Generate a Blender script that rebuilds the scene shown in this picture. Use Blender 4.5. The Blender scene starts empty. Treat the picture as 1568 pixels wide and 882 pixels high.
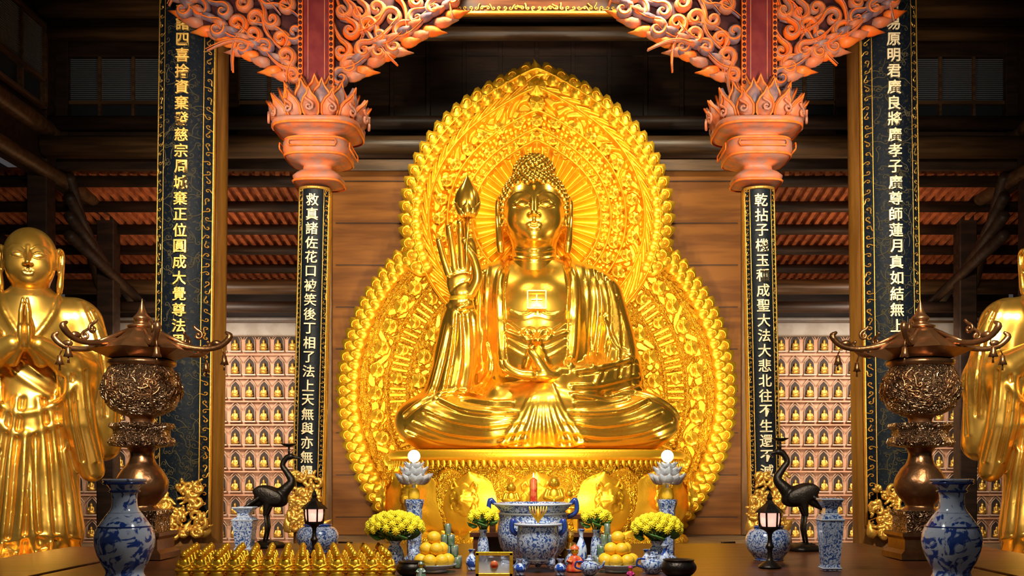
import bpy, math, random
import numpy as np
from itertools import product
from mathutils import Vector, Matrix
R=random.Random(7)
sc=bpy.context.scene
pi=math.pi
# ------------------------------------------------------------------ materials
def _n(nt,t,**k):
    n=nt.nodes.new(t)
    for a,b in k.items(): setattr(n,a,b)
    return n
def mat(name,col,rough=.5,metal=0.,col2=None,scale=5.,lo=.4,hi=.6,dist=0.,bump=0.,bscale=20.,btype='noise',emis=None,es=1.,trans=0.,stretch=None,spec=.5,coat=0.,crevice_shade=None,fm=26.):
    m=bpy.data.materials.new(name); m.use_nodes=True; nt=m.node_tree; b=nt.nodes['Principled BSDF']
    b.inputs['Base Color'].default_value=(*col,1); b.inputs['Roughness'].default_value=rough; b.inputs['Metallic'].default_value=metal
    b.inputs['Transmission Weight'].default_value=trans; b.inputs['Coat Weight'].default_value=coat; b.inputs['Specular IOR Level'].default_value=spec
    if emis: b.inputs['Emission Color'].default_value=(*emis,1); b.inputs['Emission Strength'].default_value=es
    tc=_n(nt,'ShaderNodeTexCoord'); mp=_n(nt,'ShaderNodeMapping'); nt.links.new(tc.outputs['Object'],mp.inputs[0])
    if stretch: mp.inputs['Scale'].default_value=stretch
    if col2 is not None:
        t=_n(nt,'ShaderNodeTexNoise'); t.inputs['Scale'].default_value=scale; t.inputs['Detail'].default_value=4; t.inputs['Distortion'].default_value=dist
        nt.links.new(mp.outputs[0],t.inputs['Vector'])
        r=_n(nt,'ShaderNodeValToRGB'); r.color_ramp.elements[0].position=lo; r.color_ramp.elements[1].position=hi
        r.color_ramp.elements[0].color=(*col,1); r.color_ramp.elements[1].color=(*col2,1)
        nt.links.new(t.outputs['Fac'],r.inputs[0]); nt.links.new(r.outputs[0],b.inputs['Base Color'])
    if bump>0:
        if btype=='noise':
            t=_n(nt,'ShaderNodeTexNoise'); t.inputs['Scale'].default_value=bscale; t.inputs['Detail'].default_value=5; o=t.outputs['Fac']
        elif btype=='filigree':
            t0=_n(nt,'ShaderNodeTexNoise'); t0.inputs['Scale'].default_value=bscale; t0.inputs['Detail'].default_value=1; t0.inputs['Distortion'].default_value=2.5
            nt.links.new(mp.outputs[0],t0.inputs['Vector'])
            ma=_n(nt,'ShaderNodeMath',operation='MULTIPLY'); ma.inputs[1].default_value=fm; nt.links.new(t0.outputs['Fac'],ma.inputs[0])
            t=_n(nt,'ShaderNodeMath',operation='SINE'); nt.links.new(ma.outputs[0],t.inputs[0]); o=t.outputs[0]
            if crevice_shade:
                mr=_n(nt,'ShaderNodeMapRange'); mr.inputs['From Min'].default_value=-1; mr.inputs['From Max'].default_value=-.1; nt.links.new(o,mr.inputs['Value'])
                mx=_n(nt,'ShaderNodeMix',data_type='RGBA'); mx.inputs[6].default_value=(*crevice_shade,1); mx.inputs[7].default_value=(*col,1)  # darker colour in the carving troughs, crevice shading painted into the base colour
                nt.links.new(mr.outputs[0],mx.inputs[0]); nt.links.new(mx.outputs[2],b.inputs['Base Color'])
        else:
            t=_n(nt,'ShaderNodeTexVoronoi'); t.inputs['Scale'].default_value=bscale; o=t.outputs['Distance']
        if btype!='filigree': nt.links.new(mp.outputs[0],t.inputs['Vector'])
        bp=_n(nt,'ShaderNodeBump'); bp.inputs['Strength'].default_value=bump; bp.inputs['Distance'].default_value=.02
        nt.links.new(o,bp.inputs['Height']); nt.links.new(bp.outputs[0],b.inputs['Normal'])
    return m
gold=mat('gold_polished',(1.0,.58,.065),.24,.93,bump=.04,bscale=6)
gold_s=mat('gold_satin',(1.0,.55,.028),.36,.76,bump=.15,bscale=40)
gold_c=mat('gold_carved',(1.0,.55,.022),.4,.7,bump=.6,bscale=7,btype='filigree',crevice_shade=(.4,.16,.005),fm=32)  # brown in the filigree troughs is painted crevice shade
gold_m=mat('gold_monk',(.88,.52,.1),.27,.92,col2=(.66,.35,.05),scale=3,bump=.08,bscale=8)
gold_d=mat('gold_leaf_aged',(.75,.43,.08),.4,.75,bump=.3,bscale=50)
gold_t=mat('gold_lettering',(.95,.6,.14),.45,.3)
pale_t=mat('pale_lettering',(.85,.72,.45),.5,.1)
black=mat('black_lacquer',(.004,.007,.012),.5,0,bump=.15,bscale=30,spec=.2)
blackgold=mat('black_lacquer_gilt',(.003,.006,.012),.6,0,col2=(.03,.026,.015),scale=9,dist=3,lo=.56,hi=.66,bump=.3,bscale=20,spec=.12)
dull=mat('tarnished_relief',(.08,.068,.038),.6,.2,spec=.2)
wood_d=mat('wood_dark',(.018,.009,.0055),.5,0,col2=(.038,.018,.01),scale=3,stretch=(.4,3,3),bump=.1,spec=.3)
wood_v=mat('wood_column',(.12,.05,.012),.35,0,col2=(.2,.09,.022),scale=3,stretch=(4,4,.4),bump=.1)
wood_b=mat('wood_beam',(.06,.03,.012),.4,0,col2=(.12,.06,.024),scale=3,stretch=(.3,4,4),bump=.1)
wood_p=mat('wood_panel',(.15,.05,.008),.55,0,col2=(.24,.085,.013),scale=2.5,stretch=(.3,3,3),bump=.08,bscale=8,spec=.2)
wood_r=mat('wood_red_lacquer',(.06,.018,.008),.35,0,col2=(.13,.042,.015),scale=4,stretch=(.3,3,3),spec=.3)
maroon=mat('paint_maroon',(.12,.012,.016),.5,0,col2=(.16,.022,.022),scale=6,spec=.2)
salmon=mat('paint_salmon',(.5,.13,.045),.5,0,col2=(.3,.14,.1),scale=7,bump=.4,bscale=14,spec=.3)
orange=mat('paint_orange',(.72,.11,.01),.45,0,col2=(.6,.16,.025),scale=9,spec=.3)
slate=mat('paint_slate',(.12,.08,.11),.5,0,col2=(.26,.14,.12),scale=8,spec=.3)
plum=mat('paint_plum_dark',(.03,.007,.01),.5,0,col2=(.06,.015,.015),scale=8,spec=.2)
bronze=mat('bronze',(.2,.09,.036),.28,.9,col2=(.3,.145,.06),scale=5,bump=.15,bscale=30)
bronze_c=mat('bronze_carved',(.4,.24,.13),.28,.92,bump=.9,bscale=9,btype='filigree',crevice_shade=(.06,.028,.012),fm=30)  # dark troughs painted in as crevice shade for relief contrast
bronze_k=mat('bronze_black',(.035,.028,.022),.35,.8,bump=.2,bscale=60)
porc=mat('porcelain_blue_white',(.02,.07,.36),.12,0,col2=(.6,.7,.86),scale=8,dist=2.2,lo=.43,hi=.49,coat=.4)
porc_f=mat('porcelain_fine',(.03,.08,.28),.15,0,col2=(.52,.6,.72),scale=26,dist=2.5,lo=.44,hi=.53,coat=.4)
porc_b=mat('porcelain_cobalt',(.02,.05,.26),.12,0,coat=.4)
porc_w=mat('porcelain_white',(.55,.6,.68),.12,0,coat=.4)
niche_w=mat('niche_wall',(.46,.22,.12),.6,0,col2=(.56,.31,.19),scale=1.3,bump=.2,bscale=20)
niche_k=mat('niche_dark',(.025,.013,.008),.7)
niche_t=mat('niche_trim',(.52,.36,.25),.5)
tile_o=mat('roof_tile',(.48,.13,.035),.7,0,col2=(.28,.07,.02),scale=6)
plaster=mat('plaster_band',(.3,.26,.22),.7,0,col2=(.38,.34,.3),scale=3)
stone=mat('stone_beige',(.2,.13,.07),.5,0,col2=(.28,.19,.1),scale=4,bump=.2)
yellow_f=mat('chrysanthemum_yellow',(.9,.75,.02),.6)
leaf_m=mat('leaf_green',(.05,.16,.02),.5,0,col2=(.1,.25,.04),scale=20)
fruit_m=mat('orange_peel',(.95,.55,.02),.45,bump=.2,bscale=80)
glassy=mat('crystal',(.9,.95,1.0),.08,0,trans=.6)
glow=mat('lamp_glow',(1,.85,.6),.4,emis=(1,.78,.45),es=14)
glow_p=mat('lotus_lamp_glow',(1,.6,.5),.4,emis=(1,.5,.38),es=1.1)
red_m=mat('candle_red',(.55,.02,.01),.35,0,col2=(.7,.2,.05),scale=20)
can_m=mat('can_silver_green',(.5,.58,.5),.25,.6,col2=(.2,.4,.2),scale=25)
white_m=mat('paper_white',(.8,.8,.75),.6)
louver=mat('window_louver',(.16,.17,.2),.5)
pane=mat('window_pane',(.02,.024,.03),.25)
# ------------------------------------------------------------------ mesh builder
def T(x=0,y=0,z=0,rx=0,ry=0,rz=0,s=1.):
    S=s if isinstance(s,(tuple,list)) else (s,s,s)
    return np.array(Matrix.Translation((x,y,z))@Matrix.Rotation(rz,4,'Z')@Matrix.Rotation(ry,4,'Y')@Matrix.Rotation(rx,4,'X')@Matrix.Diagonal((*S,1)))
class MB:
    def __init__(s): s.c=[]; s.n=0; s.mats=[]; s.nv=0
    def add(s,V,F,m,smooth=True,M=None):
        V=np.asarray(V,float).reshape(-1,3)
        if M is not None: V=V@M[:3,:3].T+M[:3,3]
        if M is not None and np.linalg.det(M[:3,:3])<0:
            F=F[:,::-1] if isinstance(F,np.ndarray) else [tuple(reversed(f)) for f in F]
        if m not in s.mats: s.mats.append(m)
        if isinstance(F,np.ndarray):
            lens=np.full(len(F),F.shape[1]); flat=F.reshape(-1)
        else:
            lens=np.array([len(f) for f in F]); flat=np.array([i for f in F for i in f])
        s.c.append((V,flat+s.nv,lens,s.mats.index(m),smooth)); s.nv+=len(V)
        return s
    def inst(s,o,Ms):
        for M in Ms:
            rev=np.linalg.det(M[:3,:3])<0
            base=0
            for (V,flat,lens,mi,sm) in o.c:
                m=o.mats[mi]
                if m not in s.mats: s.mats.append(m)
                f=flat-base
                if rev:
                    st=np.concatenate([[0],np.cumsum(lens)[:-1]]); f=np.concatenate([f[a:a+l][::-1] for a,l in zip(st,lens)])
                s.c.append((V@M[:3,:3].T+M[:3,3],f+s.nv,lens,s.mats.index(m),sm)); s.nv+=len(V); base+=len(V)
        return s
    def map(s,fn):
        s.c=[(fn(V),a,b,c,d) for (V,a,b,c,d) in s.c]; return s
    def obj(s,name,parent=None,loc=(0,0,0),rot=(0,0,0)):
        me=bpy.data.meshes.new(name)
        V=np.concatenate([c[0] for c in s.c]); F=np.concatenate([c[1] for c in s.c]); L=np.concatenate([c[2] for c in s.c])
        mi=np.concatenate([np.full(len(c[2]),c[3]) for c in s.c]); sm=np.concatenate([np.full(len(c[2]),c[4]) for c in s.c])
        me.vertices.add(len(V)); me.vertices.foreach_set('co',V.astype(np.float32).ravel())
        me.loops.add(len(F)); me.loops.foreach_set('vertex_index',F.astype(np.int32))
        me.polygons.add(len(L)); me.polygons.foreach_set('loop_start',np.concatenate([[0],np.cumsum(L)[:-1]]).astype(np.int32))
        for m in s.mats: me.materials.append(m)
        me.polygons.foreach_set('material_index',mi.astype(np.int32)); me.polygons.foreach_set('use_smooth',sm.astype(bool))
        me.update(calc_edges=True); me.validate()
        o=bpy.data.objects.new(name,me); sc.collection.objects.link(o); o.location=loc; o.rotation_euler=rot
        if parent: o.parent=parent
        return o
    def box(s,c,sz,m,M=None):
        x,y,z=[a/2 for a in sz]; bv=min(x,y,z)*.12
        V=[];F=[]
        for sx,sy,sz_ in product((-1,1),repeat=3):
            V+= [(c[0]+sx*x,c[1]+sy*(y-bv),c[2]+sz_*(z-bv)),(c[0]+sx*(x-bv),c[1]+sy*y,c[2]+sz_*(z-bv)),(c[0]+sx*(x-bv),c[1]+sy*(y-bv),c[2]+sz_*z)]
        def I(a,b,d,k): return ((a>0)*4+(b>0)*2+(d>0))*3+k
        for a in (-1,1):
            q=[I(a,-1,-1,0),I(a,1,-1,0),I(a,1,1,0),I(a,-1,1,0)]; F.append(q if a>0 else q[::-1])
            q=[I(-1,a,-1,1),I(-1,a,1,1),I(1,a,1,1),I(1,a,-1,1)]; F.append(q if a>0 else q[::-1])
            q=[I(-1,-1,a,2),I(1,-1,a,2),I(1,1,a,2),I(-1,1,a,2)]; F.append(q if a>0 else q[::-1])
            for b in (-1,1):
                q=[I(a,b,-1,0),I(a,b,-1,1),I(a,b,1,1),I(a,b,1,0)]; F.append(q if a*b>0 else q[::-1])
                q=[I(a,-1,b,0),I(a,1,b,0),I(a,1,b,2),I(a,-1,b,2)]; F.append(q if a*b>0 else q[::-1])
                q=[I(-1,a,b,1),I(-1,a,b,2),I(1,a,b,2),I(1,a,b,1)]; F.append(q if a*b>0 else q[::-1])
        for a,b,d in product((-1,1),repeat=3):
            q=[I(a,b,d,0),I(a,b,d,1),I(a,b,d,2)]; F.append(q if a*b*d>0 else q[::-1])
        return s.add(V,[tuple(f) for f in F],m,False,M)
    def lathe(s,prof,m,seg=32,M=None,smooth=True,mod=None,ph=0.,sub=0):
        P=np.array(prof,float)
        if sub:
            P=cr(P,sub)
            P[:,0]=np.maximum(P[:,0],0)
        th=np.arange(seg)*2*pi/seg+ph
        rr=P[:,0][:,None]*np.ones(seg)
        if mod is not None: rr=rr*mod(th)[None,:]
        V=np.stack([rr*np.cos(th),rr*np.sin(th),P[:,1][:,None]*np.ones(seg)],-1).reshape(-1,3)
        n=len(P); i=np.arange(n-1)[:,None]*seg; j=np.arange(seg)[None,:]; j2=(j+1)%seg
        F=np.stack([i+j,i+j2,i+seg+j2,i+seg+j],-1).reshape(-1,4)
        return s.add(V,F,m,smooth,M)
    def ell(s,c,r,m,seg=16,rings=9,M=None):
        a=np.linspace(-pi/2,pi/2,rings); th=np.arange(seg)*2*pi/seg
        V=np.stack([c[0]+r[0]*np.cos(a)[:,None]*np.cos(th),c[1]+r[1]*np.cos(a)[:,None]*np.sin(th),c[2]+r[2]*np.sin(a)[:,None]*np.ones(seg)],-1).reshape(-1,3)
        i=np.arange(rings-1)[:,None]*seg; j=np.arange(seg)[None,:]; j2=(j+1)%seg
        F=np.stack([i+j,i+j2,i+seg+j2,i+seg+j],-1).reshape(-1,4)
        return s.add(V,F,m,True,M)
    def tube(s,path,rad,m,seg=8,M=None,flat=(1,1),up=(0,1,0),smooth=True):
        P=np.asarray(path,float); n=len(P); r=np.ones(n)*rad if np.isscalar(rad) else np.interp(np.linspace(0,1,n),np.linspace(0,1,len(rad)),rad)
        t=np.gradient(P,axis=0); t/=np.linalg.norm(t,axis=1)[:,None]+1e-9
        u=np.tile(np.array(up,float),(n,1)); bad=np.abs((u*t).sum(1))>.95; u[bad]=(1,0,0) if up[0]==0 else (0,1,0)
        a=np.cross(t,u); a/=np.linalg.norm(a,axis=1)[:,None]+1e-9; b=np.cross(a,t)
        P=np.concatenate([P[:1],P,P[-1:]]); a=np.concatenate([a[:1],a,a[-1:]]); b=np.concatenate([b[:1],b,b[-1:]]); r=np.concatenate([[1e-4],r,[1e-4]])
        th=np.arange(seg)*2*pi/seg; n+=2
        V=(P[:,None]+r[:,None,None]*(a[:,None]*np.cos(th)[None,:,None]*flat[0]+b[:,None]*np.sin(th)[None,:,None]*flat[1])).reshape(-1,3)
        i=np.arange(n-1)[:,None]*seg; j=np.arange(seg)[None,:]; j2=(j+1)%seg
        F=np.stack([i+j2,i+j,i+seg+j,i+seg+j2],-1).reshape(-1,4)
        return s.add(V,F,m,smooth,M)
    def prism(s,o,y0,y1,m,M=None):
        n=len(o); V=[(x,y0,z) for x,z in o]+[(x,y1,z) for x,z in o]
        F=[tuple(range(n)),tuple(range(2*n-1,n-1,-1))]+[(i,i+n,(i+1)%n+n,(i+1)%n) for i in range(n)]
        return s.add(V,F,m,False,M)
    def leaf(s,m,M=None,o=None,d=.15):
        o=o or [(-.22,0),(-.38,.22),(-.34,.42),(-.2,.6),(-.02,.74),(.22,1.0),(.19,.78),(.33,.6),(.36,.35),(.27,.1),(.1,0)]
        n=len(o); V=[(x,0,z) for x,z in o]+[(x,.08,z) for x,z in o]+[(0,-d,.15),(.02,-d*1.2,.4),(.1,-d*.7,.7)]
        F=[tuple(range(2*n-1,n-1,-1))]+[(i,i+n,(i+1)%n+n,(i+1)%n) for i in range(n)]
        c=2*n
        near=lambda z: c if z<.3 else (c+1 if z<.62 else c+2)
        for i in range(n):
            j=(i+1)%n; a=near(o[i][1]); b=near(o[j][1])
            F.append((i,j,b)); 
            if a!=b: F.append((i,b,a))
        return s.add(V,F,m,True,M)
def cr(P,n):
    P=np.asarray(P,float); Q=np.concatenate([[2*P[0]-P[1]],P,[2*P[-1]-P[-2]]]); out=[]
    for i in range(1,len(Q)-2):
        t=np.linspace(0,1,n,endpoint=False)[:,None]
        a,b,c,d=Q[i-1],Q[i],Q[i+1],Q[i+2]
        out.append(.5*((2*b)+(-a+c)*t+(2*a-5*b+4*c-d)*t*t+(-a+3*b-3*c+d)*t**3))
    out.append(P[-1:]); return np.concatenate(out)
def empty(name,loc=(0,0,0),rot=(0,0,0),parent=None):
    o=bpy.data.objects.new(name,None); sc.collection.objects.link(o); o.location=loc; o.rotation_euler=rot; o.empty_display_size=.1
    if parent: o.parent=parent
    return o
# ------------------------------------------------------------------ sculpting (signed distance grid -> surface nets)
class SDF:
    def __init__(s,lo,hi,h):
        s.lo=np.array(lo,float); s.h=h; s.n=(np.ceil((np.array(hi)-s.lo)/h)+1).astype(int)
        s.ax=[(s.lo[i]+h*np.arange(s.n[i])).astype(np.float32) for i in range(3)]
        s.d=np.full(s.n,1.,np.float32)
    def reg(s,a,b,pad):
        i0=np.clip(np.floor((np.minimum(a,b)-pad-s.lo)/s.h).astype(int),0,s.n-1); i1=np.clip(np.ceil((np.maximum(a,b)+pad-s.lo)/s.h).astype(int)+1,1,s.n)
        sl=tuple(slice(p,q) for p,q in zip(i0,i1))
        return sl,s.ax[0][sl[0]][:,None,None],s.ax[1][sl[1]][None,:,None],s.ax[2][sl[2]][None,None,:]
    def comb(s,sl,e,k,op):
        a=s.d[sl]
        if op=='u':
            h=np.maximum(k-np.abs(a-e),0)/k; s.d[sl]=np.minimum(a,e)-h*h*k*.25
        else:
            e=-e; h=np.maximum(k-np.abs(a-e),0)/k; s.d[sl]=np.maximum(a,e)+h*h*k*.25
    def ell(s,c,r,k=.05,op='u',rot=None):
        c=np.array(c,float); r=np.array(r,float); mr=r.max() if rot is not None else r
        sl,X,Y,Z=s.reg(c-mr,c+mr,k+.06)
        x,y,z=X-c[0],Y-c[1],Z-c[2]
        if rot is not None:
            m=np.array(Matrix.Rotation(rot[1],3,rot[0])).T
            x,y,z=[m[i,0]*x+m[i,1]*y+m[i,2]*z for i in range(3)]
        k0=np.sqrt((x/r[0])**2+(y/r[1])**2+(z/r[2])**2); k1=np.sqrt((x/r[0]**2)**2+(y/r[1]**2)**2+(z/r[2]**2)**2)+1e-6
        s.comb(sl,(k0*(k0-1)/k1).astype(np.float32),k,op); return s
    def poly(s,P,rad,k=.05,op='u',flat=None):
        P=np.asarray(P,float); r=np.interp(np.linspace(0,1,len(P)),np.linspace(0,1,len(np.atleast_1d(rad))),np.atleast_1d(rad))
        pad=r.max()+k+.05
        sl,X,Y,Z=s.reg(P.min(0),P.max(0),pad); e=None
        for i in range(len(P)-1):
            a,b=P[i],P[i+1]; ba=b-a; L=max((ba**2).sum(),1e-9)
            x,y,z=X-a[0],Y-a[1],Z-a[2]
            t=np.clip((x*ba[0]+y*ba[1]+z*ba[2])/L,0,1)
            dd=np.sqrt((x-t*ba[0])**2+(y-t*ba[1])**2+(z-t*ba[2])**2)-(r[i]+(r[i+1]-r[i])*t)
            e=dd if e is None else np.minimum(e,dd)
        s.comb(sl,e.astype(np.float32),k,op); return s
    def proj(s,x,z):
        ix=np.clip(((x-s.lo[0])/s.h).round().astype(int),0,s.n[0]-1); iz=np.clip(((z-s.lo[2])/s.h).round().astype(int),0,s.n[2]-1)
        col=s.d[ix,:,iz]<0; ok=col.any(1); j=col.argmax(1); return s.ax[1][j],ok
    def ridge(s,pts,r,k=.04,op='u',off=0.,n=8):
        P=cr(np.array(pts,float),n); y,ok=s.proj(P[:,0],P[:,1]); P=P[ok]; y=y[ok].astype(float)
        if len(P)<3: return s
        for _ in range(2): y[1:-1]=(y[:-2]+y[1:-1]*2+y[2:])/4
        return s.poly(np.stack([P[:,0],y+off,P[:,1]],1),r,k,op)
    def mesh(s):
        d=s.d; ins=d<0; N=np.array(d.shape)
        c=np.zeros(N-1,np.int8)
        for a in product((0,1),repeat=3): c+=ins[a[0]:N[0]-1+a[0],a[1]:N[1]-1+a[1],a[2]:N[2]-1+a[2]]
        act=(c>0)&(c<8); idx=np.full(act.shape,-1,np.int64); I=np.argwhere(act); idx[act]=np.arange(len(I))
        acc=np.zeros((len(I),3)); cnt=np.zeros(len(I))
        for ax in range(3):
            for p in product((0,1),repeat=2):
                a=np.insert(np.array(p),ax,0); b=a.copy(); b[ax]=1
                A=I+a; B=I+b; da=d[A[:,0],A[:,1],A[:,2]]; db=d[B[:,0],B[:,1],B[:,2]]; m=(da<0)!=(db<0)
                t=(da[m]/(da[m]-db[m]))[:,None]; acc[m]+=a+t*(b-a); cnt[m]+=1
        V=s.lo+s.h*(I+acc/cnt[:,None]); Q=[]
        for ax in range(3):
            u=(ax+1)%3; w=(ax+2)%3; s0=[slice(1,-1)]*3; s1=[slice(1,-1)]*3; s0[ax]=slice(0,-1); s1[ax]=slice(1,None)
            E=np.argwhere(ins[tuple(s0)]!=ins[tuple(s1)]); o=np.array([1,1,1]); o[ax]=0; E=E+o
            i0=ins[E[:,0],E[:,1],E[:,2]]
            def cell(du,dw):
                C=E.copy(); C[:,u]+=du; C[:,w]+=dw; return idx[C[:,0],C[:,1],C[:,2]]
            q=np.stack([cell(-1,-1),cell(0,-1),cell(0,0),cell(-1,0)],1); q[~i0]=q[~i0][:,::-1]; Q.append(q)
        Q=np.concatenate(Q); Q=Q[(Q>=0).all(1)]
        return V,Q
# ------------------------------------------------------------------ heads
def head_sdf(h=.0095,neck=.95):
    s=SDF((-.7,-.85,-1.0),(.7,.75,.8),h)
    s.ell((0,0,.12),(.48,.54,.55),.05).ell((0,-.13,-.04),(.425,.42,.5),.12).ell((0,-.14,-.27),(.35,.34,.26),.15)
    s.ell((0,-.4,-.42),(.11,.09,.075),.12)
    for q in (-1,1):
        s.ell((q*.21,-.36,-.15),(.17,.13,.17),.14)
        s.ell((q*.19,-.655,.08),(.14,.1,.07),.1,'s')
        s.ell((q*.19,-.445,.05),(.115,.09,.06),.025)
    s.poly([(0,-.52,.2),(0,-.575,.05),(0,-.655,-.11)],[.022,.034,.05],.05)
    for q in (-1,1):
        s.ell((q*.055,-.59,-.135),(.038,.045,.03),.03)
        s.ridge([(q*.06,.16),(q*.14,.225),(q*.26,.235),(q*.38,.15)],.012,.02,off=.004)
        s.ridge([(q*.08,.015),(q*.19,-.012),(q*.3,.025)],.014,.01,'s',-.005)
        s.ridge([(q*.08,.06),(q*.19,.112),(q*.31,.062)],.008,.012,'s')
    s.ridge([(-.085,-.262),(-.04,-.243),(0,-.251),(.04,-.243),(.085,-.262)],.021,.02,off=.002)
    s.ridge([(-.06,-.3),(0,-.313),(.06,-.3)],.027,.025,off=.004)
    s.ridge([(-.1,-.268),(-.05,-.276),(0,-.279),(.05,-.276),(.1,-.268)],.011,.012,'s',-.014)
    s.ridge([(0,-.19),(0,-.21),(0,-.225)],.014,.02,'s',-.006)
    for q in (-1,1):
        s.poly(cr([(q*.46,-.04,.16),(q*.51,.0,.27),(q*.56,.1,.22),(q*.56,.1,.0),(q*.54,.02,-.2),(q*.52,-.02,-.42),(q*.51,-.01,-.54)],4),[.04,.045,.04,.04,.055,.068,.055],.025)
        s.ell((q*.49,.05,.02),(.035,.1,.24),.03)
    s.poly([(0,.04,-.2),(0,.05,-neck)],[.31,.37],.1)
    for z in (-.6,-.72): s.ridge([(-.3,z+.05),(-.15,z),(0,z-.02),(.15,z),(.3,z+.05)],.022,.025)
    return s
hs=head_sdf(); HV,HF=hs.mesh()
# ------------------------------------------------------------------ BUDDHA
buddha=empty('buddha_statue',(0,0,2.0))
def bp(mb,name): return mb.obj(name,buddha,(0,0,-2.0))
s=SDF((-2.35,-1.9,1.9),(2.35,1.0,5.1),.017)
s.ell((0,.05,3.3),(.95,.62,1.2),.1).ell((0,-.08,4.15),(.88,.5,.7),.2).ell((0,-.2,3.25),(.8,.62,.8),.2)
s.poly([(-.75,.05,4.38),(.75,.05,4.38)],.38,.15)
for q in (-1,1): s.poly([(0,.05,4.8),(q*.75,.05,4.45)],[.3,.36],.15)
s.poly([(.95,.05,4.33),(1.12,-.02,3.7),(1.2,-.15,3.15)],[.36,.36,.37],.12)
s.poly([(1.18,-.2,3.1),(.75,-.75,3.0),(.3,-1.05,3.02)],[.34,.27,.17],.12)
s.poly([(-.92,.05,4.33),(-1.1,-.1,3.8),(-1.2,-.3,3.4)],[.34,.32,.3],.12)
s.poly([(-1.2,-.35,3.4),(-1.12,-.65,3.95),(-1.1,-.72,4.22)],[.3,.22,.15],.1)
s.poly([(-1.15,-.5,3.85),(-1.22,-.45,3.3),(-1.3,-.45,2.85)],[.24,.29,.34],.1)
s.poly([(1.2,-.25,3.2),(1.22,-.3,2.85)],[.3,.3],.1)
for q in (-1,1):
    s.poly([(q*.4,0,2.45),(q*1.4,-.4,2.45)],[.5,.44],.15)
    s.ell((q*1.42,-.42,2.42),(.68,.72,.43),.12)
    s.poly([(q*1.5,-.6,2.36),(q*.6,-1.1,2.33),(-q*.1,-1.15,2.3)],[.38,.36,.3],.12)
s.ell((.1,-1.0,2.55),(.6,.5,.36),.2)
s.poly([(-.5,-.95,2.72),(.6,-.95,2.75)],[.22,.24],.15)
s.ell((0,-.2,2.24),(1.9,1.15,.24),.1)
sl,X,Y,Z=s.reg(np.array((-2.3,-1.9,1.9)),np.array((2.3,1,5.1)),0)
xl=-.46-.04*(Z-3); xr=.46+.03*(Z-3)
ins=np.clip((X-xl)/.03,0,1)*np.clip((xr-X)/.03,0,1)*np.clip((Z-3.75+.15*np.cos(X*6))/.04,0,1)*(Y<.1)
ins2=np.clip((X-xl)/.03,0,1)*np.clip((xr-X)/.03,0,1)*np.clip((Z-3.05)/.04,0,1)*(Y<.1)
s.d[sl]+=(.035*ins+.035*ins2-.02).astype(np.float32)
rd=s.ridge
def gr(P,r=.022,k=.03): s.ridge(P,r,k,'s',-.004)
for q in (-1,1):
    rd([(q*.44,4.95),(q*.56,4.5),(q*.56,4.0),(q*.53,3.5),(q*.46,3.15)],.075,.02,off=.035,n=12)
    rd([(q*.72,4.8),(q*.76,4.3),(q*.76,3.8),(q*.72,3.3),(q*.64,3.05)],.02,.03,n=12)
for z0 in (3.62,3.5,3.38): rd([(-.42,z0+.12),(-.2,z0-.02),(0,z0-.07),(.2,z0-.02),(.42,z0+.12)],.022,.03)
rd([(-.43,3.72),(-.15,3.62),(.15,3.62),(.43,3.72)],.035,.03)
rd([(0,3.6),(-.08,3.75),(-.2,3.72),(-.14,3.6),(0,3.6)],.035,.03); rd([(0,3.6),(.08,3.75),(.2,3.72),(.14,3.6),(0,3.6)],.035,.03)
rd([(-.02,3.58),(-.1,3.4),(-.16,3.2)],.04,.03); rd([(.02,3.58),(.08,3.4),(.16,3.22)],.04,.03)
rd([(-.4,4.06),(-.2,3.98),(-.02,4.04)],.012,.06); rd([(.4,4.06),(.2,3.98),(.02,4.04)],.012,.06)
def fold(P,r=.03,k=.045):
    rd(P,r,k); gr([(x+.05,z-.035) for x,z in P])
for P in ([(.85,4.72),(.92,4.2),(.88,3.7),(.8,3.2)],[(.98,4.66),(1.06,4.2),(1.04,3.7),(.95,3.2),(.85,2.95)],[(1.1,4.55),(1.22,4.0),(1.22,3.5),(1.15,3.05)],[(1.2,4.3),(1.34,3.8),(1.38,3.4),(1.35,3.0)],
          [(1.42,3.35),(1.1,3.25),(.8,3.15),(.55,3.1)],[(1.5,3.1),(1.15,3.0),(.8,2.9),(.5,2.88)],[(1.5,2.92),(1.2,2.8),(.9,2.72),(.5,2.75)],[(1.0,4.0),(1.15,3.6),(1.45,3.35)]):
    fold(P)
for P in ([(-.86,4.7),(-.9,4.2),(-.9,3.7),(-.85,3.2),(-.9,2.9)],[(-1.0,4.6),(-1.0,4.1),(-.98,3.6),(-1.0,3.1),(-1.05,2.8)],[(-1.12,4.05),(-1.1,3.6),(-1.12,3.2),(-1.2,2.8)],[(-1.2,4.0),(-1.25,3.5),(-1.32,3.1),(-1.38,2.75)],[(-1.3,3.8),(-1.4,3.4),(-1.5,3.0),(-1.58,2.75)],
          [(-.75,3.6),(-.7,3.2),(-.95,2.85)],[(-1.3,4.1),(-1.15,4.03),(-.98,4.1)]):
    fold(P)
for q in (-1,1):
    for P in ([(.25,2.13),(.8,2.06),(1.5,2.12),(1.98,2.3)],[(.25,2.25),(.8,2.17),(1.4,2.24),(1.85,2.42)],[(.3,2.38),(.8,2.32),(1.3,2.4),(1.7,2.56)],[(.35,2.5),(.75,2.5),(1.15,2.56),(1.5,2.72)],[(.45,2.64),(.8,2.66),(1.2,2.75)],[(.9,2.8),(1.3,2.84),(1.7,2.72),(2.0,2.5)]):
        rd([(q*x+.1,z) for x,z in P],.028,.045); gr([(q*x+.1,z-.045) for x,z in P])
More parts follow.
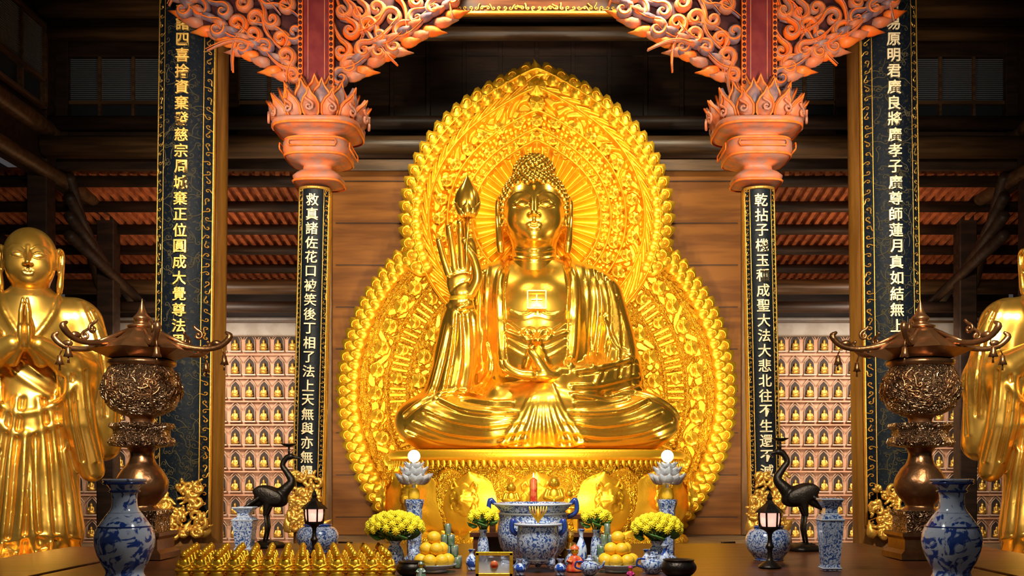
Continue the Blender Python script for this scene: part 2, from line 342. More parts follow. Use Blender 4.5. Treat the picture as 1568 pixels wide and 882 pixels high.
for i in range(9):
    a=-.42+i*.11
    rd([(.1+a*.25,2.9),(.08+a*.6,2.55),(.08+a*1.15,2.2),(.08+a*1.35,2.04)],.026,.03)
rd([(-.5,2.08),(-.25,2.03),(.1,2.06),(.4,2.03),(.65,2.09)],.03,.03)
s.d[:,:,:8]=np.maximum(s.d[:,:,:8],(2.01-s.ax[2][:8])[None,None,:])
BV,BF=s.mesh()
b=MB(); b.add(BV,BF,gold); bp(b,'robed_body')
b=MB(); b.add(HV+np.array((-.04,0,5.6)),HF,gold)
curl=MB(); curl.lathe([(.056,-.02),(.054,.012),(.038,.034),(.016,.042),(0,.05)],gold,10)
Ms=[]
def hair(c,r,n,keep):
    for i in range(n):
        z=1-2*(i+.5)/n; a=i*2.39996; q=math.sqrt(1-z*z); v=Vector((q*math.cos(a),q*math.sin(a),z))
        p=Vector((c[0]+v.x*r[0],c[1]+v.y*r[1],c[2]+v.z*r[2]))
        if keep(p): Ms.append(np.array(Matrix.Translation(p)@Vector((v.x/r[0],v.y/r[1],v.z/r[2])).to_track_quat('Z','Y').to_matrix().to_4x4()))
def hk(p):
    f=abs(math.degrees(math.atan2(p.x,-p.y)))
    return p.z>np.interp(f,[0,15,40,62,80,100,180],[.38,.39,.36,.16,-.02,-.2,-.45])
hair((0,.02,.13),(.505,.56,.565),520,hk); hair((0,.03,.66),(.3,.32,.25),170,lambda p:p.z>.58)
b.inst(curl,[T(-.04,0,5.6)@M for M in Ms])
b.ell((-.04,-.3,6.12),(.07,.05,.07),gold_s); b.ell((-.04,-.535,5.9),(.025,.02,.025),gold_s)
b.ell((-.04,.02,6.2),(.33,.36,.2),gold)
bp(b,'head')
s=SDF((-1.65,-1.3,3.9),(-.65,-.4,5.45),.0115)
s.poly([(-1.1,-.68,4.0),(-1.1,-.75,4.25)],[.15,.13],.05).ell((-1.1,-.78,4.44),(.21,.09,.27),.08)
s.poly(cr([(-.97,-.8,4.62),(-.92,-.9,4.85),(-.96,-1.0,5.0),(-1.03,-1.05,4.98)],4),[.07,.064,.058,.052],.03)
s.poly(cr([(-.96,-.8,4.28),(-.86,-.9,4.48),(-.9,-1.0,4.72),(-1.0,-1.05,4.88)],4),[.085,.075,.065,.052],.05)
s.poly(cr([(-1.08,-.8,4.66),(-1.09,-.87,4.95),(-1.1,-.93,5.15),(-1.1,-1.0,5.25)],4),[.07,.065,.06,.05],.02)
s.poly(cr([(-1.19,-.8,4.63),(-1.22,-.85,4.92),(-1.25,-.91,5.1),(-1.26,-.97,5.19)],4),[.068,.062,.057,.048],.02)
s.poly(cr([(-1.28,-.79,4.56),(-1.35,-.83,4.78),(-1.39,-.88,4.93),(-1.41,-.93,5.01)],4),[.06,.054,.05,.042],.02)
s.ridge([(-1.24,4.3),(-1.12,4.4),(-.98,4.45)],.01,.02,'s'); s.ridge([(-1.26,4.5),(-1.1,4.56),(-.98,4.56)],.01,.02,'s')
V,F=s.mesh(); b=MB(); b.add(V,F,gold)
b.lathe([(.165,-.03),(.19,0),(.165,.03)],gold_s,24,T(-1.1,-.74,4.2))
bp(b,'raised_hand')
b=MB(); b.tube([(-1.0,-1.06,4.55),(-1.0,-1.08,4.9),(-.99,-1.05,5.35)],[.028,.028,.035],gold)
b.lathe([(.03,0),(.13,.05),(.175,.16),(.15,.32),(.075,.46),(.015,.56),(0,.6)],gold,48,T(-.99,-1.05,5.33),mod=lambda t:1+.08*np.abs(np.cos(3*t)),sub=4)
for i in range(6): b.leaf(gold,T(-.99,-1.05,5.3,rz=i*pi/3)@T(0,-.07,0,rx=.6,s=(.2,.2,.26)),[(-.2,0),(-.36,.2),(-.4,.45),(-.28,.66),(-.1,.8),(0,1.0),(.1,.8),(.28,.66),(.4,.45),(.36,.2),(.2,0)])
bp(b,'lotus_bud')
s=SDF((-.65,-1.7,2.75),(.75,-.7,3.65),.0125)
s.poly([(.55,-.95,3.05),(.3,-1.1,3.06)],[.15,.13],.06).ell((.08,-1.18,3.04),(.24,.2,.1),.08)
for i,(y,l) in enumerate([(-1.36,.36),(-1.27,.42),(-1.17,.42),(-1.07,.36)]):
    s.poly(cr([(-.08,y,3.04),(-.08-l*.5,y-.03,3.06),(-.08-l*.9,y-.02,3.14),(-.08-l,y,3.22)],4),[.065,.058,.05,.04],.02)
s.poly(cr([(.12,-1.3,3.08),(.02,-1.36,3.22),(-.06,-1.34,3.33),(-.1,-1.3,3.38)],4),[.075,.065,.055,.042],.04)
V,F=s.mesh(); b=MB(); b.add(V,F,gold); b.ell((.02,-1.15,3.2),(.1,.1,.1),gold_s)
b.lathe([(0.03,0),(.09,.04),(.1,.1),(.03,.2),(0,.24)],gold_s,20,T(.02,-1.15,3.24))
bp(b,'lap_hand')
b=MB()
for (x,z,w,h_) in [(0,.13,.28,.012),(0,-.13,.28,.012),(-.135,0,.012,.27),(.135,0,.012,.27),(0,0,.16,.012),(0,0,.012,.16)]:
    b.box((x,-.565,4.22+z),(w,.04,h_),gold)
bp(b,'chest_emblem')
# ------------------------------------------------------------------ LOTUS PEDESTAL
YS=.6
def petal(mb,m,Rr,th0,W,z0,H,bul,curl_,ysq=YS,nu=17,nv=17,seed=0):
    V=[]
    for j in range(nv):
        v=j/(nv-1)
        w=W*max(0,math.cos(pi/2*v**2.6))**.75*(.82+.25*math.sin(pi*v*.8))
        for i in range(nu):
            u=-1+2*i/(nu-1)
            rr=Rr+bul*math.sin(pi*min(v*1.0,1))*(1-.35*u*u)+curl_*max(0,v-.7)**2*8 + (.035 if abs(u)>.84 or v>.93 else 0)+.02*math.cos(u*9)*(1-v)*(abs(u)<.8) - .09*u*u
            a=th0+u*w/Rr
            V.append((rr*math.sin(a),-rr*math.cos(a)*ysq,z0+H*v))
    F=[(j*nu+i,j*nu+i+1,(j+1)*nu+i+1,(j+1)*nu+i) for j in range(nv-1) for i in range(nu-1)]
    mb.add(V,F,m)
ped=empty('lotus_pedestal',(0,-.5,.62))
b=MB(); sq=T(s=(1,YS,1))
b.lathe([(0,1.19),(2.0,1.19),(2.16,1.23),(2.2,1.28),(2.17,1.35),(2.05,1.37),(0,1.375)],gold_s,96,sq)
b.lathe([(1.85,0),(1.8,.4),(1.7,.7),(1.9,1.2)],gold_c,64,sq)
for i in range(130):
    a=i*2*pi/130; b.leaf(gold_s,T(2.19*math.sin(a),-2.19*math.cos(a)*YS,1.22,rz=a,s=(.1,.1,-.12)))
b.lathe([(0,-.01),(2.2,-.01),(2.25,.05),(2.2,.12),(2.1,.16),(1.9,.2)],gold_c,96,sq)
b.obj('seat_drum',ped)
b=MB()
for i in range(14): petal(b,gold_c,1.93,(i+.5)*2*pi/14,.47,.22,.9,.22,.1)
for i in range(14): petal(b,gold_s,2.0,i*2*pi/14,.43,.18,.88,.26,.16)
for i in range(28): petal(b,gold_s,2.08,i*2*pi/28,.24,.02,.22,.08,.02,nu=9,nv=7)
b.obj('lotus_petals',ped)
med=MB(); med.lathe([(1,0),(.9,.2),(.7,.12),(.6,.3),(.3,.35),(.25,.6),(0,.65)],gold_s,32,T(rx=pi/2),mod=lambda t:1+.16*np.abs(np.cos(4*t)))
b=MB()
for i in range(14):
    a=i*2*pi/14; rr=2.27; b.inst(med,[T(rr*math.sin(a),-rr*math.cos(a)*YS,.68,rz=a,s=.2)])
    M=T(rr*math.sin(a),-rr*math.cos(a)*YS,.62,rz=a)
    for q in (-1,1):
        for k in range(3):
            b.tube([(q*(.1+x),-.02,z-.14*k) for x,z in [(0.0,.22),(.05,.3),(.1,.26),(.09,.2),(.06,.22)]],[.02,.022,.012],gold_s,6,M)
b.obj('petal_rosettes',ped)
# ------------------------------------------------------------------ MANDORLA
man=empty('mandorla',(0,1.05,.62))
clampz=lambda V:np.stack([V[:,0],V[:,1],np.maximum(V[:,2],.0)],1)
def polar(mb,m,cz,Rf,y0,hf,r0,nr,nt_):
    th=np.linspace(0,2*pi,nt_,endpoint=False); f=np.linspace(r0,1,nr)
    FF,TH=np.meshgrid(f,th,indexing='ij'); RR=FF*Rf(TH)
    H=hf(FF,TH,RR)
    V=np.stack([RR*np.sin(TH),y0-H,cz+RR*np.cos(TH)],-1).reshape(-1,3)
    i=np.arange(nr-1)[:,None]*nt_; j=np.arange(nt_)[None,:]; j2=(j+1)%nt_
    F=np.stack([i+j,i+nt_+j,i+nt_+j2,i+j2],-1).reshape(-1,4)[:, ::-1]
    mb.add(V,F,m)
g=lambda r,c,w,a:a*np.exp(-((r-c)/w)**2)
win=lambda r,a,b_:np.clip((r-a)/.02,0,1)*np.clip((b_-r)/.02,0,1)
CB=2.955-.62; RB=3.12
def hb(f,t,r):
    r=f*RB
    h=g(r,3.08,.03,.08)+g(r,2.8,.025,.07)+g(r,2.45,.025,.07)+g(r,2.1,.025,.07)+g(r,1.75,.025,.07)
    sc1=np.sin(24*r+4*np.sin(18*t))*np.sin(36*t+5*np.cos(7*r))
    h+=win(r,2.82,3.06)*.04*np.maximum(0,np.sin(48*t+7*np.sin(r*12)))**.5
    h+=win(r,2.47,2.78)*.03*np.clip(sc1*3,-1,1)
    h+=win(r,1.78,2.08)*.03*np.clip(sc1*3,-1,1)
    h+=win(r,2.12,2.43)*.025*np.clip(np.sin(140*t)*2,-1,1)
    h+=win(r,0,1.74)*.025*np.clip(np.sin(110*t)*2,-1,1)
    return h
def ogee(t):
    a=np.abs((t+pi)%(2*pi)-pi); return 2.03*(1+.15*np.exp(-(a/.25)**1.3)+.06*np.exp(-(a/.75)**2))
CH=5.78-.62
def hh(f,t,r):
    q=f*2.0
    h=g(q,1.97,.025,.08)+g(q,1.72,.022,.08)+g(q,1.42,.022,.08)+g(q,1.18,.025,.09)+g(q,1.02,.025,.09)
    sc1=np.sin(26*q+4*np.sin(12*t))*np.sin(28*t+5*np.cos(8*q))
    h+=win(q,1.74,1.95)*.04*np.maximum(0,np.sin(44*t+7*np.sin(q*12)))**.5
    h+=win(q,1.44,1.7)*.045*np.clip(sc1*3,-1,1)
    h+=win(q,1.2,1.4)*.04*np.clip(np.sin(60*t)*np.sin(q*45)*3,-1,1)
    h+=win(q,1.04,1.16)*.05*np.abs(np.sin(28*t))
    h+=win(q,0,1.0)*.12*(1-np.abs(np.sin(18*t))**.7)
    return h+.02
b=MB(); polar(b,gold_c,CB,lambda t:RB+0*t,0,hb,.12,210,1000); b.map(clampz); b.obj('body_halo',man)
b=MB(); polar(b,gold_s,CH,ogee,-.1,hh,.05,190,1000)
b.obj('head_halo',man)
b=MB(); th=np.linspace(0,2*pi,97)[:-1]
b.prism([(RB*math.sin(t),CB+RB*math.cos(t)) for t in th[::-1]],.02,.1,gold_s); b.map(clampz)
o_=ogee(th); b.prism([(o_[i]*math.sin(th[i]),CH+o_[i]*math.cos(th[i])) for i in range(95,-1,-1)],-.06,.06,gold_s)
b.obj('backing_board',man)
b=MB()
rim=[]
def flame(px_,pz_,ang,side,sz,y):
    M=T(px_,y,pz_,ry=ang)@T(s=(side*sz,sz*.7,sz)); rim.append(M)
for q in (-1,1):
    n=30
    for i in range(n):
        t=math.radians(40)+(i+.5)/n*math.radians(100)
        x=RB*math.sin(t)*.955; z=CB+RB*math.cos(t)*.955
        flame(q*x,z,q*(t-.9),q,.37,-.03)
        flame(q*x*.975,CB+(z-CB)*.975,q*(t-.4),q,.22,-.09)
    n=21
    for i in range(n):
        t=.13+(i)/n*math.radians(113)
        r=float(ogee(np.array(t)))*.955; flame(q*r*math.sin(t),CH+r*math.cos(t),q*(t-.85),q,.37,-.1)
        r*=.96; flame(q*r*math.sin(t),CH+r*math.cos(t),q*(t-.3),q,.22,-.17)
curly=[(-.3,0),(-.44,.2),(-.46,.45),(-.36,.66),(-.16,.8),(.04,.88),(.24,.98),(.36,.86),(.38,.7),(.42,.5),(.42,.25),(.3,0)]
lf=MB(); lf.leaf(gold_s,None,curly,.2)
P=[(.1+.22*(1-i/14)*math.cos(-.4+i*.55),-.14,.6+.22*(1-i/14)*math.sin(-.4+i*.55)) for i in range(13)]
lf.tube(P,.035,gold_s,5)
b.inst(lf,rim); b.map(lambda V:np.stack([V[:,0],V[:,1],np.maximum(V[:,2],.01)],1))
r=float(ogee(np.array(0.)))
lf2=MB(); lf2.leaf(gold_s)
for (dx,dz,an,sz) in [(0,-.02,0,.26),(-.1,-.08,-.35,.24),(.1,-.08,.35,.24)]:
    b.inst(lf2,[T(dx,-.12,CH+r+dz-.12,ry=an)@T(s=((1 if dx<=0 else -1)*-sz,sz,sz*1.15))])
b.obj('flame_rim',man)
b=MB()
for (c,rad,n,sz,y,lo,hi) in [(CB,2.62,44,.11,-.06,45,315),(CB,1.92,30,.11,-.06,45,315),(CB,2.28,30,.085,-.06,45,315),(CH,1.3,30,.085,-.16,0,360),(CH,1.57,32,.09,-.16,0,360),(CH,1.1,44,.045,-.17,0,360)]:
    for i in range(n):
        a=i*2*pi/n
        if lo<=math.degrees(a)%360<=hi and c+rad*math.cos(a)>.15: b.inst(med,[T(rad*math.sin(a),y,c+rad*math.cos(a),s=sz)])
b.inst(med,[T(0,-.15,CH+2.12,s=.14),T(0,-.15,CH+1.85,s=.12)])
b.obj('halo_rosettes',man)
# ------------------------------------------------------------------ MONKS
s=SDF((-1.15,-.95,-.02),(1.15,.75,3.1),.016)
s.ell((0,0,2.35),(.5,.36,.62),.1).ell((0,0,1.4),(.5,.4,1.05),.15)
s.poly([(0,0,.95),(0,0,.35)],[.46,.54],.15)
s.poly([(-.42,0,2.66),(.42,0,2.66)],.24,.1).poly([(0,0,2.86),(0,0,3.02)],[.25,.17],.1)
for q in (-1,1):
    s.poly([(q*.5,0,2.6),(q*.66,-.08,2.0)],[.24,.23],.1)
    s.poly([(q*.66,-.1,1.98),(q*.42,-.42,2.12),(q*.12,-.6,2.3)],[.22,.17,.1],.08)
    s.poly([(q*.45,-.38,2.05),(q*.5,-.36,1.5),(q*.62,-.22,1.0)],[.16,.17,.13],.08)
    s.poly([(q*.68,-.05,2.0),(q*.72,0,1.3)],[.2,.2],.1)
    s.ell((q*.2,-.5,.08),(.13,.26,.09),.04)
for q in (-1,1):
    s.ridge([(q*.28,2.92),(q*.24,2.7),(q*.1,2.45),(0,2.38)],.035,.02,off=.01)
    for P in ([(.5,2.83),(.62,2.5),(.7,2.1),(.72,1.6)],[(.6,2.73),(.78,2.4),(.84,2.0),(.82,1.4)],[(.4,2.0),(.42,1.6),(.5,1.1)],[(.52,2.05),(.56,1.6),(.66,1.1)],[(.3,1.98),(.3,1.6),(.36,1.25)]):
        s.ridge([(q*x,z) for x,z in P],.02,.03); s.ridge([(q*x+.04,z) for x,z in P],.018,.02,'s')
    for P in ([(.1,1.75),(.16,1.2),(.2,.6),(.24,.12)],[(.22,1.6),(.3,.9),(.37,.12)],[(.34,1.2),(.42,.7),(.48,.12)],[(.02,1.4),(.04,.7),(.08,.12)]):
        s.ridge([(q*x,z) for x,z in P],.026,.04); s.ridge([(q*x+.055,z) for x,z in P],.024,.03,'s')
s.ridge([(-.45,1.85),(-.1,1.6),(.3,1.72),(.45,1.9)],.026,.04); s.ridge([(-.42,1.65),(-.1,1.38),(.3,1.5)],.022,.04)
s.ridge([(-.55,.34),(-.2,.26),(.1,.32),(.5,.26)],.02,.02)
s.ridge([(-.38,2.6),(-.1,2.2),(.2,1.95)],.022,.04); s.ridge([(-.42,2.4),(-.15,2.05),(.2,1.8)],.022,.04)
MV,MF=s.mesh()
s=SDF((-.22,-.95,2.0),(.22,-.4,2.95),.009)
for q in (-1,1):
    s.poly([(q*.14,-.5,2.15),(q*.05,-.62,2.3)],[.08,.07],.04).ell((q*.038,-.66,2.42),(.04,.1,.15),.03)
    for k,(y,l) in enumerate([(-.735,.2),(-.685,.25),(-.635,.27),(-.585,.24)]):
        s.poly([(q*.035,y,2.5),(q*.032,y-.01,2.5+l*.6),(q*.02,y,2.5+l)],[.027,.025,.017],.008)
    s.poly([(q*.04,-.6,2.36),(q*.06,-.54,2.48),(q*.04,-.55,2.58)],[.035,.03,.02],.02)
NV,NF=s.mesh()
def monk(x,mirr):
    sg=-1 if mirr else 1
    e=empty('monk_statue',(x,-4.55,.7),(0,0,sg*.38))
    M=T(s=(sg,1,1))
    b=MB(); b.add(MV,MF,gold_m,True,M); b.obj('robe',e)
    b=MB(); b.add(NV,NF,gold_m,True,M); b.obj('praying_hands',e)
    b=MB(); b.add(HV,HF,gold_m,True,M@T(0,-.04,3.25,s=.56)); b.obj('head',e)
    b=MB(); b.lathe([(0,-.7),(.95,-.7),(.95,-.55),(.8,-.5),(.75,-.3),(.85,-.15),(.9,-.08),(.8,-.02),(0,-.02)],gold_d,48,sub=3)
    for i in range(16): petal(b,gold_d,.78,i*2*pi/16,.17,-.32,.26,.08,.05,ysq=1,nu=7,nv=7)
    b.obj('base',e)
monk(-5.5,False); monk(5.6,True)
# ------------------------------------------------------------------ TEXT + COLUMNS
def textmesh(ch,size):
    cu=bpy.data.curves.new('t','FONT'); cu.body=ch; cu.size=size; cu.extrude=.012; cu.align_x='CENTER'; cu.align_y='CENTER'; cu.resolution_u=2; cu.offset=size*.012
    o=bpy.data.objects.new('t',cu); sc.collection.objects.link(o); bpy.context.view_layer.update()
    ev=o.evaluated_get(bpy.context.evaluated_depsgraph_get()); me=ev.to_mesh()
    V=[tuple(v.co) for v in me.vertices]; F=[tuple(p.vertices) for p in me.polygons]
    ev.to_mesh_clear(); bpy.data.objects.remove(o); bpy.data.curves.remove(cu)
    if not V: return None
    V=np.array(V); V[:,:2]-=(V[:,:2].max(0)+V[:,:2].min(0))/2
    return V,F
def scroll(cx,cz,sz,a0,dr,turns=1.4,tail=1.2,n=18):
    P=[]
    for i in range(n):
        t=i/(n-1); r=sz*(.15+.85*t); a=a0+dr*turns*2*pi*t; P.append((cx+r*math.cos(a),cz+r*math.sin(a)))
    a=a0+dr*turns*2*pi; tx,tz=-math.sin(a)*dr,math.cos(a)*dr
    x,z=P[-1]
    for i in range(1,7):
        t=i/6*tail*sz*2; P.append((x+tx*t+math.cos(a)*t*t*.25/sz,z+tz*t+math.sin(a)*t*t*.25/sz))
    return P
def plaque(text,w,z0,z1,tz0,tz1,Rc,parent,big,tm):
    H=z1-z0; b=MB(); board=MB()
    xs=np.linspace(-w/2,w/2,13); V=[];
    for z in np.linspace(z0,z1,30):
        for x in xs: V.append((x,0,z))
    F=[(j*13+i,j*13+i+1,(j+1)*13+i+1,(j+1)*13+i) for j in range(29) for i in range(12)]
    board.add(V,F,blackgold if big else black)
    bend=lambda V:np.stack([V[:,0],V[:,1]-(np.sqrt(np.maximum(Rc*Rc-V[:,0]**2,0))),V[:,2]],1)
    for x in (-w/2,w/2,-w*.35,w*.35):
        board.tube([(x,-.01,z) for z in np.linspace(z0,z1,20)],.014 if abs(x)>w*.4 else .006,gold_d,6)
    board.tube([(x,-.01,z1) for x in xs],.02,gold_d,6); board.tube([(x,-.01,z0) for x in xs],.02,gold_d,6)
    pitch=w*.16; n=int(H/pitch)
    for i in range(n):
        for sd in (-1,1):
            P=scroll(sd*w*.425,z0+(i+.5)*H/n,w*.04,R.random()*6,1 if i%2 else -1,.9,.8,8)
            board.tube([(x,-.012,z) for x,z in P],w*.009,gold_d,4,smooth=False)
    if big:
        for i in range(190):
            P=scroll((R.random()-.5)*w*.6,z0+R.random()*H,w*.05,R.random()*6,R.choice((-1,1)),1.0,1.6,8)
            board.tube([(x,-.006,z) for x,z in P],w*.007,dull,4,smooth=False)
    n=len(text); pt=(tz1-tz0)/n; sz=pt*.86
    for i,ch in enumerate(text):
        r=textmesh(ch,sz*1.05)
        if r is None: continue
        V,F=r; V=np.stack([V[:,0],-.022-V[:,2],V[:,1]+tz1-(i+.5)*pt],1)
        b.add(V,[f for f in F],tm,False)
    board.map(bend); b.map(bend)
    board.obj('plaque_board',parent); b.obj('calligraphy',parent)
def dragonfoot(parent,z,w,Rc):
    b=MB()
    for i in range(46):
        P=scroll((R.random()-.5)*w*.95,z+R.random()*.65,.04+R.random()*.05,R.random()*6,R.choice((-1,1)),1.1,.5,12)
        b.tube([(x,-Rc-.03-.05*R.random(),zz) for x,zz in P],[.02,.032,.014],gold_d,6)
    for i in range(7):
        b.leaf(gold_d,T((i-3)*w*.14,-Rc-.02,z-.02,ry=(i-3)*.2,s=.22))
    b.obj('gilt_dragon_foot',parent)
def column(name,x,y,r,z0,z1,lean,text,w,pz0,pz1,tz0,tz1,big,tm):
    e=empty(name,(x,y,z0),(0,lean,0)); b=MB()
    b.lathe([(r,.12),(r*1.02,(z1-z0)*.4),(r*.97,z1-z0)],wood_v,48,sub=6)
    b.lathe([(0,0),(r*1.5,0),(r*1.5,.04),(r*1.35,.1),(r*1.1,.14),(r,.16)],stone,48)
    b.obj('shaft',e)
    plaque(text,w,pz0-z0,pz1-z0,tz0-z0,tz1-z0,r+.03 if w<2*r else w/2*1.12,e,big,tm)
    dragonfoot(e,pz0-z0-.1,w,r+.03)
column('temple_column',-4.49,-2.5,.42,.0,10.2,.013,'天諸四喜捨資棄發慈宗周城棄正位圓成大覺尊法界',.71,1.0,8.6,3.2,7.55,True,gold_t)
column('temple_column',4.52,-2.5,.42,.0,10.2,-.013,'日易原明君廣良將廣孝子廣尊師蓮月真如結無上道',.71,1.0,8.6,3.2,7.55,True,pale_t)
column('slim_column',-2.8,-3.1,.19,.62,5.15,.022,'救真諸佐花口被笑後丁相了法上天無與亦無歸',.37,1.08,5.12,1.6,5.05,False,pale_t)
column('slim_column',2.8,-3.1,.19,.62,5.15,-.022,'乾拈子機玉種成聖大法大悲北往不生還不滅',.37,1.08,5.12,1.6,5.05,False,pale_t)
# ------------------------------------------------------------------ CARVED BRACKET POSTS
fl_o=[(-.2,0),(-.36,.2),(-.4,.45),(-.28,.66),(-.1,.8),(0,1.0),(.1,.8),(.28,.66),(.4,.45),(.36,.2),(.2,0)]
def bracket(x):
    e=empty('carved_bracket_post',(x,-3.15,5.17))
    b=MB(); se=lambda t:1/((np.abs(np.cos(t))**4+np.abs(np.sin(t))**4)**.25)
    b.lathe([(.0,0),(.2,0),(.3,.02),(.32,.08),(.27,.13),(.2,.17),(.19,.22),(.3,.26),(.4,.3),(.43,.36),(.43,.46),(.38,.52),(.28,.54),(.28,.58),(.42,.6),(.56,.66),(.56,.7),(.3,.74),(0,.74)],salmon,64,mod=lambda t:se(t)*.93,ph=pi/4)
    for (zz,rr) in ((.02,.31),(.31,.41),(.5,.4),(.64,.54)):
        b.lathe([(rr,zz-.014),(rr+.018,zz),(rr,zz+.014)],orange,64,mod=lambda t:se(t)*.93,ph=pi/4)
    for k in range(4):
        M=T(rz=k*pi/2); b.tube([(q_*.27,-.42,zq) for q_,zq in ((-1,.38),(1,.38),(1.05,.41),(1,.45),(-1,.45),(-1.05,.41),(-1,.38))],.01,orange,5,M)
    b.obj('capital_mouldings',e)
    b=MB()
    for lay,(n,r0,tz,sz,tilt) in enumerate([(14,.42,.7,.36,.55),(12,.34,.76,.42,.3),(10,.2,.82,.46,.12)]):
        for i in range(n):
            M=T(rz=(i+.5*lay)*2*pi/n)@T(0,-r0,tz,rx=tilt,s=(sz*.75,sz*.8,sz)); b.leaf(salmon if lay!=1 else slate,M,fl_o,.28)
            P=[(px_*.94,-.06,pz_) for px_,pz_ in fl_o]; b.tube(P,.045,orange,5,M)
    for i in range(14):
        a=i*2*pi/14; P=scroll(0,0,.06,0,1,1.2,.6,10); b.tube([(px_,-.6,.78+pz_) for px_,pz_ in P],.018,salmon,6,T(rz=a))
    b.obj('lotus_petals',e)
    b=MB(); z0=1.1; z1=3.4
    b.box((0,0,(z0+z1)/2),(.34,.34,z1-z0),maroon)
    for sx,sy in product((-1,1),repeat=2): b.box((sx*.185,sy*.185,(z0+z1)/2),(.055,.055,z1-z0),orange)
    b.box((0,0,z0+.02),(.46,.46,.07),orange); b.box((0,0,z0-.06),(.4,.4,.06),slate)
    b.box((-.1,-.175,(z0+z1)/2+.05),(.01,.01,z1-z0-.2),salmon); b.box((.1,-.175,(z0+z1)/2+.05),(.01,.01,z1-z0-.2),salmon)
    for k in range(34):
        for sx in (-1,1): b.ell((sx*.185,-.22,z0+.1+k*.065),(.022,.015,.026),plum,6,5)
    b.obj('square_post',e)
    for q,nm in ((-1,'left'),(1,'right')):
        b=MB(); wd=1.42
        R2=random.Random(3 if q<0 else 5)
        lowf=lambda xx:1.22+(xx-.2)*.6
        edge=[(.2,1.2)]
        for i in range(1,15):
            xx=.2+i*wd/14; edge.append((xx,lowf(xx)+(.05 if i%2 else -.05)))
        edge+= [(wd+.2,3.4),(.2,3.4)]
        b.prism(edge,-.02,.04,plum,T(s=(q,1,1)))
        pts=[]
        for i in range(1500):
            xx=.27+R2.random()*(wd-.02); zz=1.2+R2.random()*1.95
            if zz<lowf(xx)+.02: continue
            if all((xx-a)**2+(zz-c)**2>.034 for a,c in pts): pts.append((xx,zz))
        for xx,zz in pts:
            sz=.085+R2.random()*.035; dr=R2.choice((-1,1)); a0=R2.random()*6.28
            if zz<lowf(xx)+.2: a0=2.4; dr=-1
            P=scroll(xx,zz,sz,a0,dr,1.15,1.7)
            yy=-.06-.05*R2.random()
            m=salmon if R2.random()<.5 else (slate if R2.random()<.6 else orange)
            b.tube([(q*px_,yy,pz_) for px_,pz_ in P],[.028,.042,.045,.012],m,8,flat=(1,1.6))
            b.tube([(q*px_,yy-.062,pz_) for px_,pz_ in P],[.007,.014,.014,.005],orange if m is not orange else salmon,5)
        for i in range(10):
            t=(i+.5)/10; xx=.25+t*wd*.96; zz=lowf(xx)+.06
            M=T(q*xx,-.05,zz,ry=q*(1.7+.2*math.sin(i*2)),s=1)@T(s=(-q*.2,.4,.3)); b.leaf(orange if i%2 else salmon,M,None,.2)
            M=T(q*(xx-.05),-.09,zz+.09,ry=q*(1.35),s=1)@T(s=(-q*.15,.4,.26)); b.leaf(slate if i%2 else salmon,M,None,.25)
        b.obj('cloud_bracket_'+nm,e)
bracket(-2.66); bracket(2.68)
b=MB(); b.box((0,0,0),(4.4,.12,.5),wood_r)
for i in range(60): 
    P=scroll(-2.1+i*.071,-.2,.025,i,1 if i%2 else -1,1,1,8); b.tube([(x,-.075,z) for x,z in P],.01,gold_d,5)
b.box((0,-.07,-.255),(4.2,.04,.03),gold_d)
b.obj('lintel_beam',None,(0,-2.85,7.66))
# ------------------------------------------------------------------ ROOM SHELL
b=MB(); b.box((0,0,-.05),(24,30,.1),stone); b.obj('floor',None,(0,-4,0))
b=MB(); b.box((0,0,0),(7.6,6.7,.6),stone); b.box((0,-3.36,.24),(7.7,.06,.1),wood_d); b.obj('stone_platform',None,(0,-.85,.31))
b=MB(); b.box((0,0,3.05),(6.9,.12,6.1),wood_p)
for i in range(9): b.box((0,-.062,.3+i*.7),(6.7,.02,.012),wood_d)
b.box((-3.47,-.03,3.08),(.14,.22,6.15),wood_v); b.box((3.47,-.03,3.08),(.14,.22,6.15),wood_v); b.box((0,-.03,6.15),(7.1,.24,.18),wood_b)
b.obj('wall_center',None,(0,1.45,.62))
WD=8.3
b=MB(); b.box((0,.2,2.35),(22.3,.4,4.9),niche_w); b.box((0,.3,5.9),(22.3,.2,2.2),wood_d); b.obj('wall_back',None,(0,WD,0))
s=SDF((-.2,-.18,-.02),(.2,.18,.5),.02)
s.ell((0,0,.08),(.15,.12,.07),.02).ell((0,.0,.2),(.08,.06,.13),.04).ell((0,-.01,.36),(.05,.05,.065),.02).ell((0,0,.43),(.02,.02,.03),.01)
for q in (-1,1): s.poly([(q*.08,0,.27),(q*.11,-.05,.16),(0,-.1,.12)],[.03,.03,.025],.02)
SV,SF=s.mesh()
nb=MB()
arch=[(-.11,0),(-.11,.24),(-.09,.3),(-.045,.345),(0,.39),(.045,.345),(.09,.3),(.11,.24),(.11,0)]
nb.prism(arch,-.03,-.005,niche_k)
nb.tube([(x,-.035,z) for x,z in arch],.009,niche_t,4)
nb.box((0,-.06,-.012),(.3,.12,.03),niche_t)
for a in (-1,1): nb.tube([(a*.15,-.04,.28),(a*.09,-.045,.37),(0,-.045,.46)],.013,niche_t,4)
nb.add(SV*.62+np.array((0,-.08,.0)),SF,gold_d)
Ms=[]
for r_ in range(9):
    for c_ in range(-32,33):
        x=c_*.335+.0
        if abs(x)<4.2: continue
        Ms.append(T(x,-.0,.12+r_*.545))
big=MB(); big.inst(nb,Ms)
for r_ in range(10): big.box((0,-.05,.03+r_*.545),(22.2,.1,.035),niche_w)
big.obj('niche_buddha_figurines',None,(0,WD-.03,0))
b=MB(); b.box((0,0,0),(22.2,.5,.42),plaster); b.box((0,-.28,.1),(22.2,.08,.05),wood_b); b.obj('trim_1',None,(0,WD-.1,5.02))
y0,z0_,y1,z1_=2.9,7.1,WD+.1,6.12
